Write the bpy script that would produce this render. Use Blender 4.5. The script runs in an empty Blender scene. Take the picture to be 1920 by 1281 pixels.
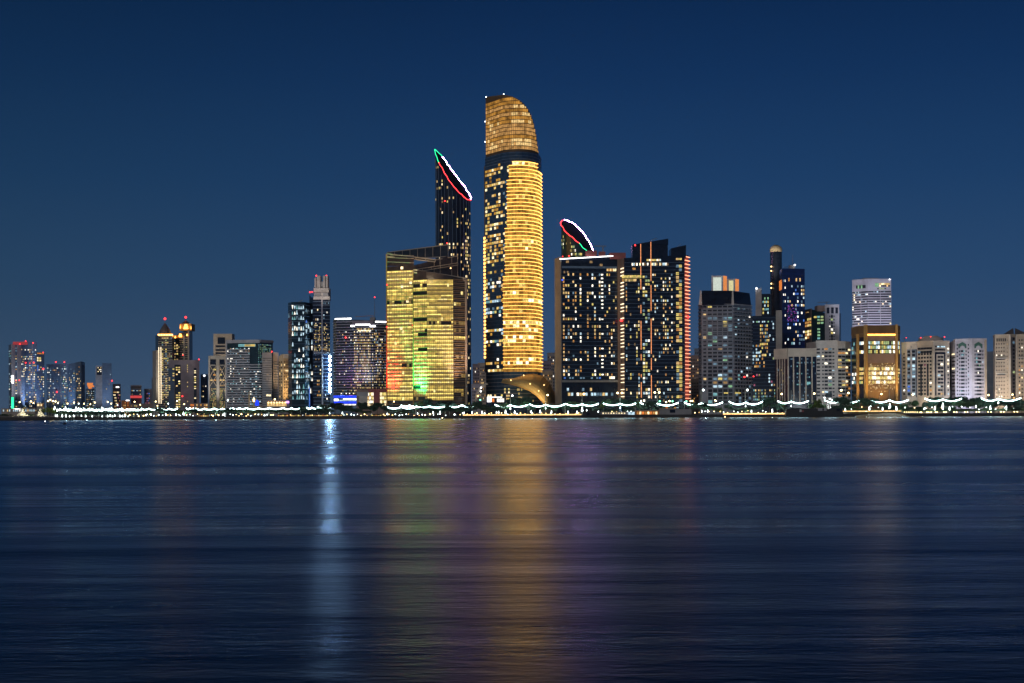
import bpy, math, random
from mathutils import Vector
R = random.Random(11)
S = bpy.context.scene
COL = S.collection
# ------------------------------------------------------------------ camera model
FP, CX, HY, H, RS = 2667.0, 960.0, 774.0, 4.9, 0.0042
G = 2.5                      # city ground level above the water
def at(px, py, Y):
    dx, dy = px - CX, py - HY
    return Vector(((dx - dy * RS) / FP * Y, Y, H - (dx * RS + dy) / FP * Y))
def ray(px, py=660):
    return ((px - CX) - (py - HY) * RS) / FP
def zz(px, py, Y):
    return H - ((px - CX) * RS + py - HY) / FP * Y

# ------------------------------------------------------------------ materials
M = {}
def nt(name):
    m = bpy.data.materials.new(name); m.use_nodes = True
    n = m.node_tree; n.nodes.clear()
    return m, n, n.nodes.new('ShaderNodeOutputMaterial')
def pm(name, col, rough=.6, metal=0., var=.18, scale=.12, spec=.5, stretch=(1, 1, 1)):
    m, n, out = nt(name)
    b = n.nodes.new('ShaderNodeBsdfPrincipled')
    g = n.nodes.new('ShaderNodeNewGeometry'); mp = n.nodes.new('ShaderNodeMapping')
    mp.inputs['Scale'].default_value = stretch
    t = n.nodes.new('ShaderNodeTexNoise'); t.inputs['Scale'].default_value = scale; t.inputs['Detail'].default_value = 5
    r = n.nodes.new('ShaderNodeValToRGB')
    r.color_ramp.elements[0].position = .3; r.color_ramp.elements[1].position = .7
    r.color_ramp.elements[0].color = [c * (1 - var) for c in col] + [1]
    r.color_ramp.elements[1].color = [min(1, c * (1 + var)) for c in col] + [1]
    n.links.new(g.outputs['Position'], mp.inputs['Vector']); n.links.new(mp.outputs[0], t.inputs['Vector'])
    n.links.new(t.outputs['Fac'], r.inputs[0]); n.links.new(r.outputs[0], b.inputs['Base Color'])
    b.inputs['Roughness'].default_value = rough; b.inputs['Metallic'].default_value = metal
    b.inputs['Specular IOR Level'].default_value = spec
    n.links.new(b.outputs[0], out.inputs[0]); M[name] = m
    return m
def em(name, col, s=1., var=.5, scale=.55, sample=False, stretch=(1, 1, 1)):
    """something that gives off light; var breaks a room up into brighter and darker patches"""
    m, n, out = nt(name)
    e = n.nodes.new('ShaderNodeEmission'); e.inputs['Color'].default_value = list(col) + [1]
    if var:
        g = n.nodes.new('ShaderNodeNewGeometry'); mp = n.nodes.new('ShaderNodeMapping')
        mp.inputs['Scale'].default_value = stretch
        t = n.nodes.new('ShaderNodeTexNoise')
        t.inputs['Scale'].default_value = scale; t.inputs['Detail'].default_value = 3
        r = n.nodes.new('ShaderNodeMapRange'); r.inputs['From Min'].default_value = .3; r.inputs['From Max'].default_value = .7
        r.inputs['To Min'].default_value = s * (1 - var); r.inputs['To Max'].default_value = s * (1 + var)
        n.links.new(g.outputs['Position'], mp.inputs['Vector']); n.links.new(mp.outputs[0], t.inputs['Vector'])
        n.links.new(t.outputs['Fac'], r.inputs[0])
        n.links.new(r.outputs[0], e.inputs['Strength'])
    else:
        e.inputs['Strength'].default_value = s
    n.links.new(e.outputs[0], out.inputs[0])
    m.cycles.emission_sampling = 'FRONT' if sample else 'NONE'
    M[name] = m
    return m
# walls
for a in [
    ('pale', (.52, .49, .47)), ('lilac', (.47, .45, .52)), ('beige', (.46, .38, .30)), ('cream', (.58, .47, .31)),
    ('sand', (.50, .43, .36)), ('concrete', (.27, .265, .26)), ('grey', (.30, .30, .32)), ('greypale', (.40, .40, .44)),
    ('mauve', (.27, .23, .27)), ('coolgrey', (.22, .25, .31)), ('brown', (.20, .13, .10)), ('pinkbrown', (.30, .22, .20)), ('dark', (.03, .03, .035)),
    ('bluegrey', (.20, .25, .33)), ('bluewall', (.15, .22, .33)), ('deepblue', (.09, .15, .25)), ('white', (.75, .75, .76)),  # bluewall and deepblue carry haze: lightened for the far-left towers
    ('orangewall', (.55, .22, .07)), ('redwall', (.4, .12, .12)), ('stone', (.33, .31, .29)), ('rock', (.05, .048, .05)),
    ('paving', (.30, .27, .24)), ('asphalt', (.05, .05, .05)), ('sandbeach', (.5, .4, .28)), ('bark', (.10, .075, .05)),
    ('pole', (.34, .33, .30)), ('canvas', (.72, .70, .62)), ('hull', (.035, .037, .042)), ('bronze', (.17, .10, .045)),
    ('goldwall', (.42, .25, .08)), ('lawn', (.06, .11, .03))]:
    pm(a[0], a[1], .65)
for a in [
    ('navyglass', (.008, .013, .032)), ('shaftglass', (.035, .075, .14)), ('blackglass', (.008, .012, .026)), ('tealglass', (.012, .032, .045)),
    ('blueglass', (.014, .030, .15)), ('greyglass', (.035, .04, .05)), ('brownglass', (.05, .035, .03)), ('window_glass', (.014, .017, .028))]:
    pm(a[0], a[1], .22, var=.35, scale=.25)
pm('roof_black', (.016, .022, .040), .95, spec=0.); pm('slate', (.12, .11, .12), .4); pm('steel', (.35, .35, .36), .35, .6); pm('bronzeshell', (.34, .27, .13), .5, .1)
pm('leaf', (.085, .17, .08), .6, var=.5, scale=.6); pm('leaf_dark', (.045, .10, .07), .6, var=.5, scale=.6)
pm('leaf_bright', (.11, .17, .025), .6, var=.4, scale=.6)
# light-giving things: rooms behind windows
for nme, c, s in [
    ('warm', (1., .66, .27), .85), ('warmdim', (1., .62, .28), .30), ('warmhi', (1., .80, .45), 1.6), ('white_room', (1., .93, .78), 1.7),
    ('cool', (.62, .86, 1.), .9), ('cooldim', (.45, .75, 1.), .28), ('teal_room', (.35, .80, .85), .5), ('blue_room', (.12, .3, 1.), .6),
    ('yellow', (1., .78, .22), .8), ('yellowdim', (1., .76, .25), .28), ('amber', (1., .46, .12), .55), ('orange', (1., .28, .06), .8),
    ('pinkroom', (1., .30, .50), .35), ('violet', (.75, .15, 1.), .9), ('greenroom', (.5, 1., .55), .45), ('lime', (.8, 1., .45), .45),
    ('goldfloor', (1., .53, .09), .62), ('golddim', (1., .46, .08), .42), ('goldhi', (1., .68, .20), .95), ('goldceil', (1., .64, .16), 1.2),
    ('office', (1., .66, .11), .56), ('officedim', (.95, .58, .10), .24), ('officehi', (1., .80, .30), 1.3), ('officeceil', (1., .76, .17), 1.3),
    ('crownglow', (1., .52, .16), .52), ('crownhi', (1., .66, .26), 1.0)]:
    em('room_' + nme, c, s, *((.75, .16) if nme in ('golddim', 'goldfloor') else (.6, .25) if nme in ('crownglow', 'office', 'officeceil') else ()))
for nme in ('office', 'officedim', 'officeceil'):
    n = M['room_' + nme].node_tree; e = next(x for x in n.nodes if x.type == 'EMISSION'); o = next(x for x in n.nodes if x.type == 'OUTPUT_MATERIAL')
    d = n.nodes.new('ShaderNodeBsdfDiffuse'); d.inputs[0].default_value = (.22, .21, .18, 1); a = n.nodes.new('ShaderNodeAddShader')
    n.links.new(e.outputs[0], a.inputs[0]); n.links.new(d.outputs[0], a.inputs[1]); n.links.new(a.outputs[0], o.inputs[0])
em('led_white', (1., 1., 1.), 6, 0, sample=True); em('led_violet', (.90, .38, 1.), 58, 0, sample=True)
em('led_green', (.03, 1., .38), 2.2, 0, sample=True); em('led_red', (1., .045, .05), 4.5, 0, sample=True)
em('led_orange', (1., .36, .14), 1.3, .3, sample=True); em('led_pink', (1., .40, .22), 2.4, .3, sample=True)
em('led_blue', (.05, .12, 1.), 2.5, .4, sample=True); em('led_warm', (1., .80, .52), 2.2, .3, sample=True)
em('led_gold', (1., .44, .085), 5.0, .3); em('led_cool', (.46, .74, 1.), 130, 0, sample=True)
em('swag_white', (.66, 1., .97), 13, .2, sample=True)
em('lamp_sodium', (1., .72, .30), 12, 0, sample=True); em('lamp_white', (.85, 1., .98), 10, 0, sample=True)
em('lamp_warm', (1., .62, .22), 6, 0, sample=True); em('lamp_green', (.2, 1., .5), 5, 0, sample=True)
em('beacon_red', (1., .03, .03), 5, 0, sample=True)
em('sign_red', (1., .10, .10), .75, .2); em('sign_orange', (1., .30, .08), .9, .25); em('sign_white', (1., 1., 1.), 3, 0, sample=True)
em('glow_blue', (.02, .06, 1.), 1.3, .3, sample=True); em('crown_redglow', (1., .12, .14), .35, .3); em('sign_violet', (.6, .25, 1.), 3, 0, sample=True)
em('parapet_glow', (1., .58, .22), 2.0, .4)  # lamplight on the parapets put in as their own glow

# ------------------------------------------------------------------ mesh helpers
class MB:
    def __init__(s): s.v, s.f, s.m = [], [], []
    def face(s, pts, mi=0):
        k = len(s.v); s.v += [Vector(p) for p in pts]; s.f.append(tuple(range(k, k + len(pts)))); s.m.append(mi)
    def hexa(s, b, t, mi=0):
        k = len(s.v); n = len(b); s.v += [Vector(p) for p in b] + [Vector(p) for p in t]
        s.f.append(tuple(range(k + n - 1, k - 1, -1))); s.f.append(tuple(range(k + n, k + 2 * n)))
        for i in range(n):
            j = (i + 1) % n; s.f.append((k + i, k + j, k + n + j, k + n + i))
        s.m += [mi] * (n + 2)
    def box(s, x0, x1, y0, y1, z0, z1, mi=0):
        q = [(x0, y0), (x1, y0), (x1, y1), (x0, y1)]
        s.hexa([(x, y, z0) for x, y in q], [(x, y, z1) for x, y in q], mi)
    def cyl(s, c, r0, r1, h, n=10, mi=0):
        a = [2 * math.pi * i / n for i in range(n)]
        s.hexa([(c[0] + r0 * math.cos(t), c[1] + r0 * math.sin(t), c[2]) for t in a],
               [(c[0] + r1 * math.cos(t), c[1] + r1 * math.sin(t), c[2] + h) for t in a], mi)
    def lathe(s, c, prof, n=14, mi=0):
        for (r0, z0), (r1, z1) in zip(prof, prof[1:]):
            for i in range(n):
                a, b = 2 * math.pi * i / n, 2 * math.pi * (i + 1) / n
                P = lambda r, t, z: (c[0] + r * math.cos(t), c[1] + r * math.sin(t), c[2] + z)
                if r1 < 1e-4: s.face([P(r0, a, z0), P(r0, b, z0), P(0, 0, z1)], mi)
                elif r0 < 1e-4: s.face([P(0, 0, z0), P(r1, b, z1), P(r1, a, z1)], mi)
                else: s.face([P(r0, a, z0), P(r0, b, z0), P(r1, b, z1), P(r1, a, z1)], mi)
    def ball(s, c, r, n=8, mi=0):
        s.lathe(c, [(r * math.sin(math.pi * k / 6), -r * math.cos(math.pi * k / 6)) for k in range(7)], n, mi)
    def bar(s, a, b, r, n=5, mi=0, r1=None):
        a, b = Vector(a), Vector(b); d = (b - a).normalized(); r1 = r if r1 is None else r1
        u = d.cross(Vector((0, 0, 1)))
        if u.length < 1e-3: u = Vector((1, 0, 0))
        u.normalize(); w = d.cross(u)
        t = [2 * math.pi * (i + .5) / n for i in range(n)]
        s.hexa([a + (u * math.cos(q) + w * math.sin(q)) * r for q in t], [b + (u * math.cos(q) + w * math.sin(q)) * r1 for q in t], mi)
    def tube(s, pts, r, n=5, mi=0):
        for a, b in zip(pts, pts[1:]): s.bar(a, b, r, n, mi)
def build(mb, name, mats, parent=None, loc=None, smooth=False):
    me = bpy.data.meshes.new(name)
    o = Vector(loc) if loc is not None else (Vector(parent.location) if parent else Vector((0, 0, 0)))
    me.from_pydata([tuple(v - o) for v in mb.v], [], mb.f)
    for m in (mats if isinstance(mats, (list, tuple)) else [mats]): me.materials.append(M[m])
    if any(mb.m): me.polygons.foreach_set('material_index', mb.m)
    if smooth: me.polygons.foreach_set('use_smooth', [True] * len(me.polygons))
    ob = bpy.data.objects.new(name, me); COL.objects.link(ob)
    if parent is not None: ob.parent = parent
    else: ob.location = o
    return ob
def tag(o, label, cat=None, group=None, kind=None):
    if label: o['label'] = label
    if cat: o['category'] = cat
    if group: o['group'] = group
    if kind: o['kind'] = kind
    return o
def empty(name, loc, label=None, cat=None, group=None):
    o = bpy.data.objects.new(name, None); COL.objects.link(o); o.location = loc; o.empty_display_size = 2
    return tag(o, label, cat, group)

# ------------------------------------------------------------------ buildings
class Fa:                                   # one flat facade, a -> b left to right seen from outside
    def __init__(s, a, b):
        s.a, s.b = Vector((a[0], a[1], 0)), Vector((b[0], b[1], 0)); d = s.b - s.a
        s.L = d.length; s.d = d / s.L; s.n = Vector((s.d.y, -s.d.x, 0))
    def p(s, t, z, o=0.): return s.a + s.d * t + s.n * o + Vector((0, 0, z))
    def at(s, px):                          # metres along the facade where the photo column px meets it
        k = ray(px); den = s.d.x - k * s.d.y
        return (k * s.a.y - s.a.x) / den
    def yat(s, px): t = s.at(px); return s.a.y + s.d.y * t
    def quad(s, mb, t0, t1, z0, z1, o=.12, mi=0):
        mb.face([s.p(t0, z0, o), s.p(t1, z0, o), s.p(t1, z1, o), s.p(t0, z1, o)], mi)
    def box(s, mb, t0, t1, z0, z1, o0, o1, mi=0):
        q = [(t0, o1), (t1, o1), (t1, o0), (t0, o0)]
        mb.hexa([s.p(t, z0, o) for t, o in q], [s.p(t, z1, o) for t, o in q], mi)
TOWERS = []
FAR = 1.0
class T:
    def __init__(s, name, label, path, tops, dep, wall, base=None, cat='building', body='wall', group=None, roof=None):
        if len(path) == 3 and not isinstance(path[0], tuple):     # (px0, px1, Y): faces the camera squarely
            x0, x1, Y = path; k0, k1 = ray(x0), ray(x1); kc = (k0 + k1) / 2; r = Vector((kc, 1)).normalized()
            D = Y * (kc * r.x + r.y)
            pts = [Vector((k0, 1)) * (D / (k0 * r.x + r.y)), Vector((k1, 1)) * (D / (k1 * r.x + r.y))]
            pxs = [x0, x1]
        else:
            pts = [Vector((ray(px) * Y, Y)) for px, Y in path]; pxs = [p for p, _ in path]
        s.pxs, s.pts = pxs, pts
        j = min(range(len(pts)), key=lambda i: pts[i].y); s.refY, s.refpx = pts[j].y, pxs[j]
        if isinstance(tops, (list, tuple)): zt = [zz(p, t, q.y) for p, t, q in zip(pxs, tops, pts)]
        else: zt = [s.z(tops)] * len(pts)
        mid = (pts[0] + pts[-1]) / 2; rr = mid.normalized()
        bk = [pts[-1] + rr * dep, pts[0] + rr * dep]; zb = [zt[-1], zt[0]]
        s.foot = pts + bk; s.tops = zt + zb; s.b0 = G if base is None else base; s.z1 = max(zt); s.back = bk
        c = sum((p for p in s.foot), Vector((0, 0))) / len(s.foot)
        s.o = empty(name, (c.x, c.y, s.b0), label, cat, group)
        s.win = []; s.wname = 'window'
        mb = MB(); mb.hexa([(p.x, p.y, s.b0) for p in s.foot], [(p.x, p.y, z) for p, z in zip(s.foot, s.tops)])
        if body: build(mb, body, wall, s.o)
        s.fa = [Fa(a, b) for a, b in zip(pts, pts[1:])]
        if roof:
            r = MB(); e = .35; cx = [(p - c) * 1.0 + c + (p - c).normalized() * e for p in s.foot]
            r.hexa([(p.x, p.y, z) for p, z in zip(cx, s.tops)], [(p.x, p.y, z + 1.2) for p, z in zip(cx, s.tops)])
            build(r, 'parapet', roof, s.o)
        TOWERS.append(s)
    def z(s, py, px=None, Y=None): return zz(s.refpx if px is None else px, py, s.refY if Y is None else Y)
    def part(s, name, mb, mat, label=None, smooth=False, parent=None):
        o = build(mb, name, mat, parent if parent is not None else s.o, loc=s.o.location, smooth=smooth)
        if parent is not None: o.location = (0, 0, 0)
        if label: o['label'] = label
        return o
    def bands(s, fi, zs, h, out, mat, name='floor_bands', px=None, label=None):
        mb = MB()
        for i in (fi if isinstance(fi, (list, tuple)) else [fi]):
            f = s.fa[i]; a, b = (0, f.L) if px is None else (f.at(px[0]), f.at(px[1]))
            for z in zs: f.box(mb, a, b, z, z + h, 0.002 * (i + 1), out)
        return s.part(name, mb, mat, label)
    def fins(s, fi, pxs, w, py0, py1, out, mat, name='pier', one=False):
        mb = MB(); f = s.fa[fi]
        for p in pxs:
            t = f.at(p); f.box(mb, t - w / 2, t + w / 2, s.z(py1), s.z(py0), .004, out)
            if not one: s.part(name, mb, mat); mb = MB()
        if one: s.part(name, mb, mat)
    def strip(s, fi, px0, px1, py0, py1, mat, name, out=.5, o0=.003, label=None, dz=0):
        mb = MB(); f = s.fa[fi]; f.box(mb, f.at(px0), f.at(px1), s.z(py1), s.z(py0), o0, out)
        return s.part(name, mb, mat, label)
    def grid(s, fi, px0, px1, py0, py1, nx, nz, wf, hf, pick, off=.32, thick=None):
        f = s.fa[fi]; t0, t1 = f.at(px0), f.at(px1); z0, z1 = s.z(py1), s.z(py0)
        cw, ch = (t1 - t0) / nx, (z1 - z0) / nz
        for j in range(nz):
            for i in range(nx):
                m = pick(i, j, nx, nz)
                if m is None: continue
                a = t0 + (i + .5 - wf / 2) * cw; b = z0 + (j + .5 - hf / 2) * ch
                s.addwin(f, a, a + wf * cw, b, b + hf * ch, m, off)
    def addwin(s, f, t0, t1, z0, z1, m, off=.14):
        if isinstance(m, tuple):            # bright ceiling strip over a dimmer room
            zc = z0 + (z1 - z0) * .62
            s.win.append(((t1 - t0) * (z1 - z0) * 1.5, [([f.p(t0, z0, off), f.p(t1, z0, off), f.p(t1, zc, off), f.p(t0, zc, off)], m[0]),
                                                  ([f.p(t0, zc, off), f.p(t1, zc, off), f.p(t1, z1, off), f.p(t0, z1, off)], m[1])]))
        else:
            k = 1 if m != 'window_glass' else .6
            s.win.append(((t1 - t0) * (z1 - z0) * k, [([f.p(t0, z0, off), f.p(t1, z0, off), f.p(t1, z1, off), f.p(t0, z1, off)], m)]))
    def box_on_roof(s, px0, px1, py0, py1, mat, name='plant_room', dy=(4, 14), label=None):
        Y = s.refY + dy[0]; k = 1
        mb = MB(); a, b = ray(px0), ray(px1)
        mb.hexa([(a * Y, Y, zz(px0, py1, Y)), (b * Y, Y, zz(px0, py1, Y)), (b * Y, Y + dy[1], zz(px0, py1, Y)), (a * Y, Y + dy[1], zz(px0, py1, Y))],
                [(a * Y, Y, zz(px0, py0, Y)), (b * Y, Y, zz(px0, py0, Y)), (b * Y, Y + dy[1], zz(px0, py0, Y)), (a * Y, Y + dy[1], zz(px0, py0, Y))])
        return s.part(name, mb, mat, label)
    def beacon(s, px, py, r=.9, mat='beacon_red', dY=-1.2, mast=None):
        Y = s.refY + dY; c = at(px, py, Y)
        if mast is not None:
            mb = MB(); mb.bar((c.x, c.y, zz(px, mast, Y)), (c.x, c.y, c.z), .35, 5, 0, .12); s.part('antenna', mb, 'steel')
        mb = MB(); mb.ball(c, r * FAR * (.66 if mat == 'beacon_red' else 1)); s.part('beacon', mb, mat, smooth=True)
    def done(s):
        s.win.sort(key=lambda w: -w[0])
        for a, faces in s.win[:100]:
            mb = MB(); ms = []
            for pts, m in faces:
                if m not in ms: ms.append(m)
                mb.face(pts, ms.index(m))
            build(mb, s.wname, ms, s.o, loc=s.o.location)
        if s.win[100:]:
            mb = MB(); ms = []
            for a, faces in s.win[100:]:
                for pts, m in faces:
                    if m not in ms: ms.append(m)
                    mb.face(pts, ms.index(m))
            o = build(mb, s.wname, ms, s.o, loc=s.o.location); o['kind'] = 'stuff'
def pk(p, pal, dark=None, cv=.7, rv=.5, zone=None):
    cw, rw = {}, {}
    def f(i, j, nx, nz):
        a = cw.setdefault(i, 1 + R.uniform(-cv, cv)); b = rw.setdefault(j, 1 + R.uniform(-rv, rv))
        q = p * a * b * (zone((i + .5) / nx, (j + .5) / nz) if zone else 1)
        if R.random() < q: m = R.choice(pal)
        else: m = dark
        if m is None: return None
        if isinstance(m, tuple): return tuple('room_' + k for k in m)
        return m if m == 'window_glass' else 'room_' + m
    return f
def fl(z0, z1, n): return [z0 + (z1 - z0) * k / n for k in range(n + 1)]
WARM = ['warm', 'warm', 'warmdim', 'warmhi', 'yellow', 'amber']
MIX = ['warm', 'warm', 'warmdim', 'warmhi', 'cool', 'cooldim', 'white_room', 'amber', 'yellow']
COOL = ['cool', 'cooldim', 'teal_room', 'white_room', 'cooldim']
DIM = ['warmdim', 'cooldim', 'yellowdim', 'warm', 'cool']
FAR = 1.3
# ================================================================== far left cluster
b = T('apartment_tower', 'slim pale-piered tower with red lit crown, white sign and green lit foot', [(16, 3262), (21.5, 3206), (46, 3248)], 645, 30, 'bluewall')
b.strip(1, 21.5, 27.5, 645, 775, 'greypale', 'pier', 1.2); b.strip(1, 32, 39, 645, 775, 'greypale', 'pier', 1.2)
b.box_on_roof(24, 46, 641, 646, 'crown_redglow', 'crown', (1, 20)); b.strip(1, 20.5, 23.8, 704, 719, 'sign_white', 'sign', 2.5, 1.3)  # red light on the crown put in as its own glow
b.strip(1, 20, 23.5, 745, 772, 'led_green', 'foot_glow', 2.6, 1.3)  # green light on the foot put in as a glowing strip
b.grid(0, 16.3, 21.2, 655, 770, 2, 24, .5, .4, pk(.5, COOL + ['warmdim'])); b.grid(1, 28, 31.5, 650, 770, 1, 24, .7, .4, pk(.4, MIX)); b.grid(1, 39.5, 45.5, 652, 772, 3, 26, .6, .45, pk(.6, MIX + COOL))
b.beacon(37, 645, 1.6); b.beacon(36, 713, 1.6); b.beacon(30, 714, 1.2); b.done()
b = T('residential_tower', 'dark tower with two red roof beacons, tallest of the far left cluster', (45, 69, 3304), 640, 30, 'deepblue', body='wall')
b.bands(0, fl(b.z(770), b.z(650), 26), .6, .5, 'bluewall'); b.strip(0, 60, 61.2, 640, 770, 'grey', 'pier', .9)
b.grid(0, 46, 68, 654, 772, 8, 28, .6, .5, pk(.42, MIX + COOL + ['blue_room'])); b.beacon(48, 640, 1.6); b.beacon(62, 643, 1.6); b.beacon(48, 680.5, 1.8); b.beacon(63, 680, 1.8); b.beacon(56, 681, .9); b.done()
b = T('residential_tower', 'stepped dark tower with orange lit crown windows and blue lit edge', [(68, 3262), (83, 3283)], 660, 26, 'deepblue')
b.strip(0, 69.5, 71.5, 684, 696, 'room_blue_room', 'edge_light', .3); b.grid(0, 69, 82, 661, 664, 5, 1, .8, .8, pk(.9, ['amber', 'orange'])); b.grid(0, 69, 77, 669, 678, 3, 2, .8, .7, pk(.9, ['warmhi', 'yellow']))
b.grid(0, 70, 82, 682, 772, 6, 20, .6, .45, pk(.33, MIX + ['blue_room'])); b.beacon(81, 661, 1.4); b.beacon(81, 692, 2.4); b.done()
b = T('residential_tower', 'low blue-grey slab tower with a line of yellow windows on its edge', (87, 112, 3388), 683, 28, 'bluewall')
b.bands(0, fl(b.z(770), b.z(686), 24), .5, .4, 'deepblue'); b.grid(0, 88, 111, 688, 772, 9, 20, .5, .45, pk(.32, COOL + MIX)); b.beacon(104.5, 679, 1.8, mast=684); b.beacon(106.5, 735, 2.3); b.done()
b = T('residential_tower', 'blue-grey slab tower with greenish window columns beside slanted roof tower', (112, 127.5, 3395), 683, 28, 'bluewall')
b.strip(0, 113, 114, 684, 770, 'grey', 'pier', .8); b.grid(0, 113, 127, 686, 772, 6, 22, .55, .5, pk(.5, COOL + ['yellow', 'warm', 'greenroom'])); b.beacon(120.5, 679, 1.8, mast=684); b.done()
b = T('residential_tower', 'dark blue tower with roof slanting up to the right, left half', [(127.5, 3360), (141, 3346)], [683, 680], 28, 'deepblue')
b.grid(0, 129, 140, 690, 772, 4, 20, .45, .5, pk(.30, MIX + COOL)); b.done()
b = T('residential_tower', 'dark blue tower with tilted top and violet roof edge, right half', [(141, 3332), (152, 3318), (159, 3360)], [680, 677.5, 680], 28, 'deepblue')
b.strip(1, 152.3, 158.6, 681, 683, 'blueglass', 'roof_edge', .8); b.grid(0, 142, 152, 686, 765, 4, 18, .45, .5, pk(.32, WARM)); b.grid(1, 152, 158, 700, 765, 2, 12, .4, .5, pk(.2, WARM)); b.done()
b = T('office_building', 'small striped office block with a torn-shaped orange glowing crown', (160, 177, 3500), 729, 24, 'bluegrey')
mb = MB(); f = b.fa[0]
for x0, y0, x1, y1 in [(163, 718, 174, 723), (164, 723, 176, 726), (165.5, 726, 172, 729)]: f.box(mb, f.at(x0), f.at(x1), b.z(y1), b.z(y0), -3 , .3)
b.part('crown_sign', mb, 'sign_orange'); b.grid(0, 160.5, 176.5, 732, 770, 8, 10, .5, .4, pk(.55, COOL + DIM + ['lime'])); b.done()
b = T('office_tower', 'slim grey louvred tower with two bright windows at its top', (179, 191.5, 3430), 686, 24, 'greypale')
b.bands(0, fl(b.z(770), b.z(704), 24), .8, .4, 'grey'); b.strip(0, 181, 190.5, 688, 703, 'navyglass', 'glazing', .3); b.grid(0, 180, 190, 688, 702, 4, 4, .6, .5, pk(.55, ['white_room', 'warmhi', 'warm'])); b.done()
b = T('office_tower', 'plain dark slab tower with a red beacon on its right edge', (191.5, 209, 3402), 681, 24, 'deepblue')
b.bands(0, fl(b.z(770), b.z(688), 22), .5, .35, 'bluewall'); b.grid(0, 193, 208, 700, 772, 6, 16, .5, .4, pk(.10, DIM)); b.beacon(210, 714, 1.9); b.done()
b = T('apartment_block', 'low mauve striped block with one bright rooftop sign', (211, 226, 3472), 720, 24, 'mauve')
b.bands(0, fl(b.z(770), b.z(724), 9), 1.2, .6, 'pinkbrown'); b.strip(0, 217, 223, 725, 727, 'sign_white', 'sign', .6); b.grid(0, 212, 225, 733, 770, 6, 7, .7, .4, pk(.45, ['warm', 'amber', 'pinkroom', 'warmhi'])); b.done()
b = T('office_block', 'grey block wrapped by a red light band', (244.5, 265, 3500), 722, 24, 'deepblue')
b.strip(0, 244.5, 265, 722, 724, 'greypale', 'cornice', 1.2); b.strip(0, 244.5, 265, 729, 730.5, 'greypale', 'cornice', 1.2); b.strip(0, 245, 265, 724, 729, 'brown', 'fascia', .6)
b.strip(0, 244, 265.5, 742, 746.5, 'sign_red', 'light_band', 1.6); b.strip(0, 245, 265, 747, 760, 'redwall', 'storey', 1.); b.grid(0, 246, 264, 731, 741, 6, 3, .6, .5, pk(.3, DIM)); b.done()
b = T('apartment_block', 'small reddish block right of the red banded block', (270, 284, 3528), 729, 24, 'mauve')
b.grid(0, 272, 283, 736, 758, 5, 5, .6, .5, pk(.5, ['pinkroom', 'cooldim', 'warmdim', 'blue_room'])); b.done()
b = T('office_tower', 'faint grey slab just left of the white outlined spire tower', (284, 293, 3639), 709, 24, 'bluegrey'); b.grid(0, 285, 292, 715, 765, 3, 10, .5, .4, pk(.08, DIM)); b.done()
b = T('low_building', 'low building, orange floodlighting put in its walls, left of the red banded block', (227, 243, 3080), 751, 20, 'orangewall')  # wall colour stands in for the orange floodlighting
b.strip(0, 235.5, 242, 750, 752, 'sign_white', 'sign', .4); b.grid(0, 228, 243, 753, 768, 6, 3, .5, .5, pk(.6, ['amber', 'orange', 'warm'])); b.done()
b = T('low_building', 'long low beige building with few lamps in front of the red banded block', (243, 292, 3010), 757, 20, 'pinkbrown'); b.grid(0, 244, 291, 759, 768, 14, 2, .4, .5, pk(.25, WARM)); b.done()
b = T('low_building', 'low pavilion with bright orange windows behind the second white tent', (68, 81, 2940), 756, 18, 'sand'); b.grid(0, 69, 80, 757, 762, 5, 1, .7, .8, pk(1, ['warmhi', 'amber'])); b.done()
b = T('low_building', 'long low pale building behind the tents at the far left', (2, 66, 3150), 766, 20, 'sand'); b.grid(0, 4, 65, 767, 773, 16, 1, .5, .6, pk(.8, ['white_room', 'warm', 'cool'])); b.done()

FAR = 1.0
# ================================================================== spire towers
b = T('spire_tower', 'office tower outlined by white light lines with dark pointed bell roof', [(291.5, 1760), (297, 1745), (323, 1745), (327, 1760)], 628, 26, 'greyglass')
b.bands([1], fl(b.z(770), b.z(632), 32), .7, .5, 'stone')
def bellroof(b, c, r, y0, y1, y2, mat):
    Y = b.refY + 13; k = Y / FP; z0 = zz(c, y0, Y); hh = zz(c, y1, Y) - z0; x = ray(c) * Y
    mb = MB(); mb.lathe((x, Y, z0), [(r, -2), (r, 0), (r * .93, hh * .18), (r * .78, hh * .38), (r * .52, hh * .64), (r * .25, hh * .86), (.3, hh)], 12); b.part('roof', mb, mat)
    mb = MB(); mb.bar((x, Y, z0 + hh - .5), (x, Y, zz(c, y2, Y)), .4, 5, 0, .15); b.part('spire', mb, 'steel')
    mb = MB(); mb.ball((x, Y, zz(c, y2, Y)), 1.4); b.part('beacon', mb, 'beacon_red')
bellroof(b, 309.5, 7.6, 626, 606, 598, 'slate')
for c in (292.5, 298, 302): b.strip(1 if c > 296 else 0, c - .45, c + .45, 651 if c > 296 else 657, 757, 'led_warm', 'light_line', 1.2, .6)
b.strip(1, 296.5, 323.5, 626.5, 629.5, 'led_gold', 'cornice_light', 1.4)
mb = MB(); f = b.fa[0]; f.box(mb, -3, f.L, G, b.z(657), 0, 3); b.part('stair_tower', mb, 'stone')
b.grid(1, 303, 323, 632, 768, 6, 32, .7, .5, pk(.45, ['warm', 'yellow', 'warmdim', 'lime', 'cooldim', 'yellow']))
for i in range(6): b.beacon(298 + i * 5, 628, .7, 'lamp_warm')
b.done()
b = T('spire_tower', 'stepped tower crowned by golden lit pediment under a red beacon', [(324.5, 1790), (336, 1775), (355, 1775), (361, 1790)], [632, 626, 618, 620], 26, 'greyglass')
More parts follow.
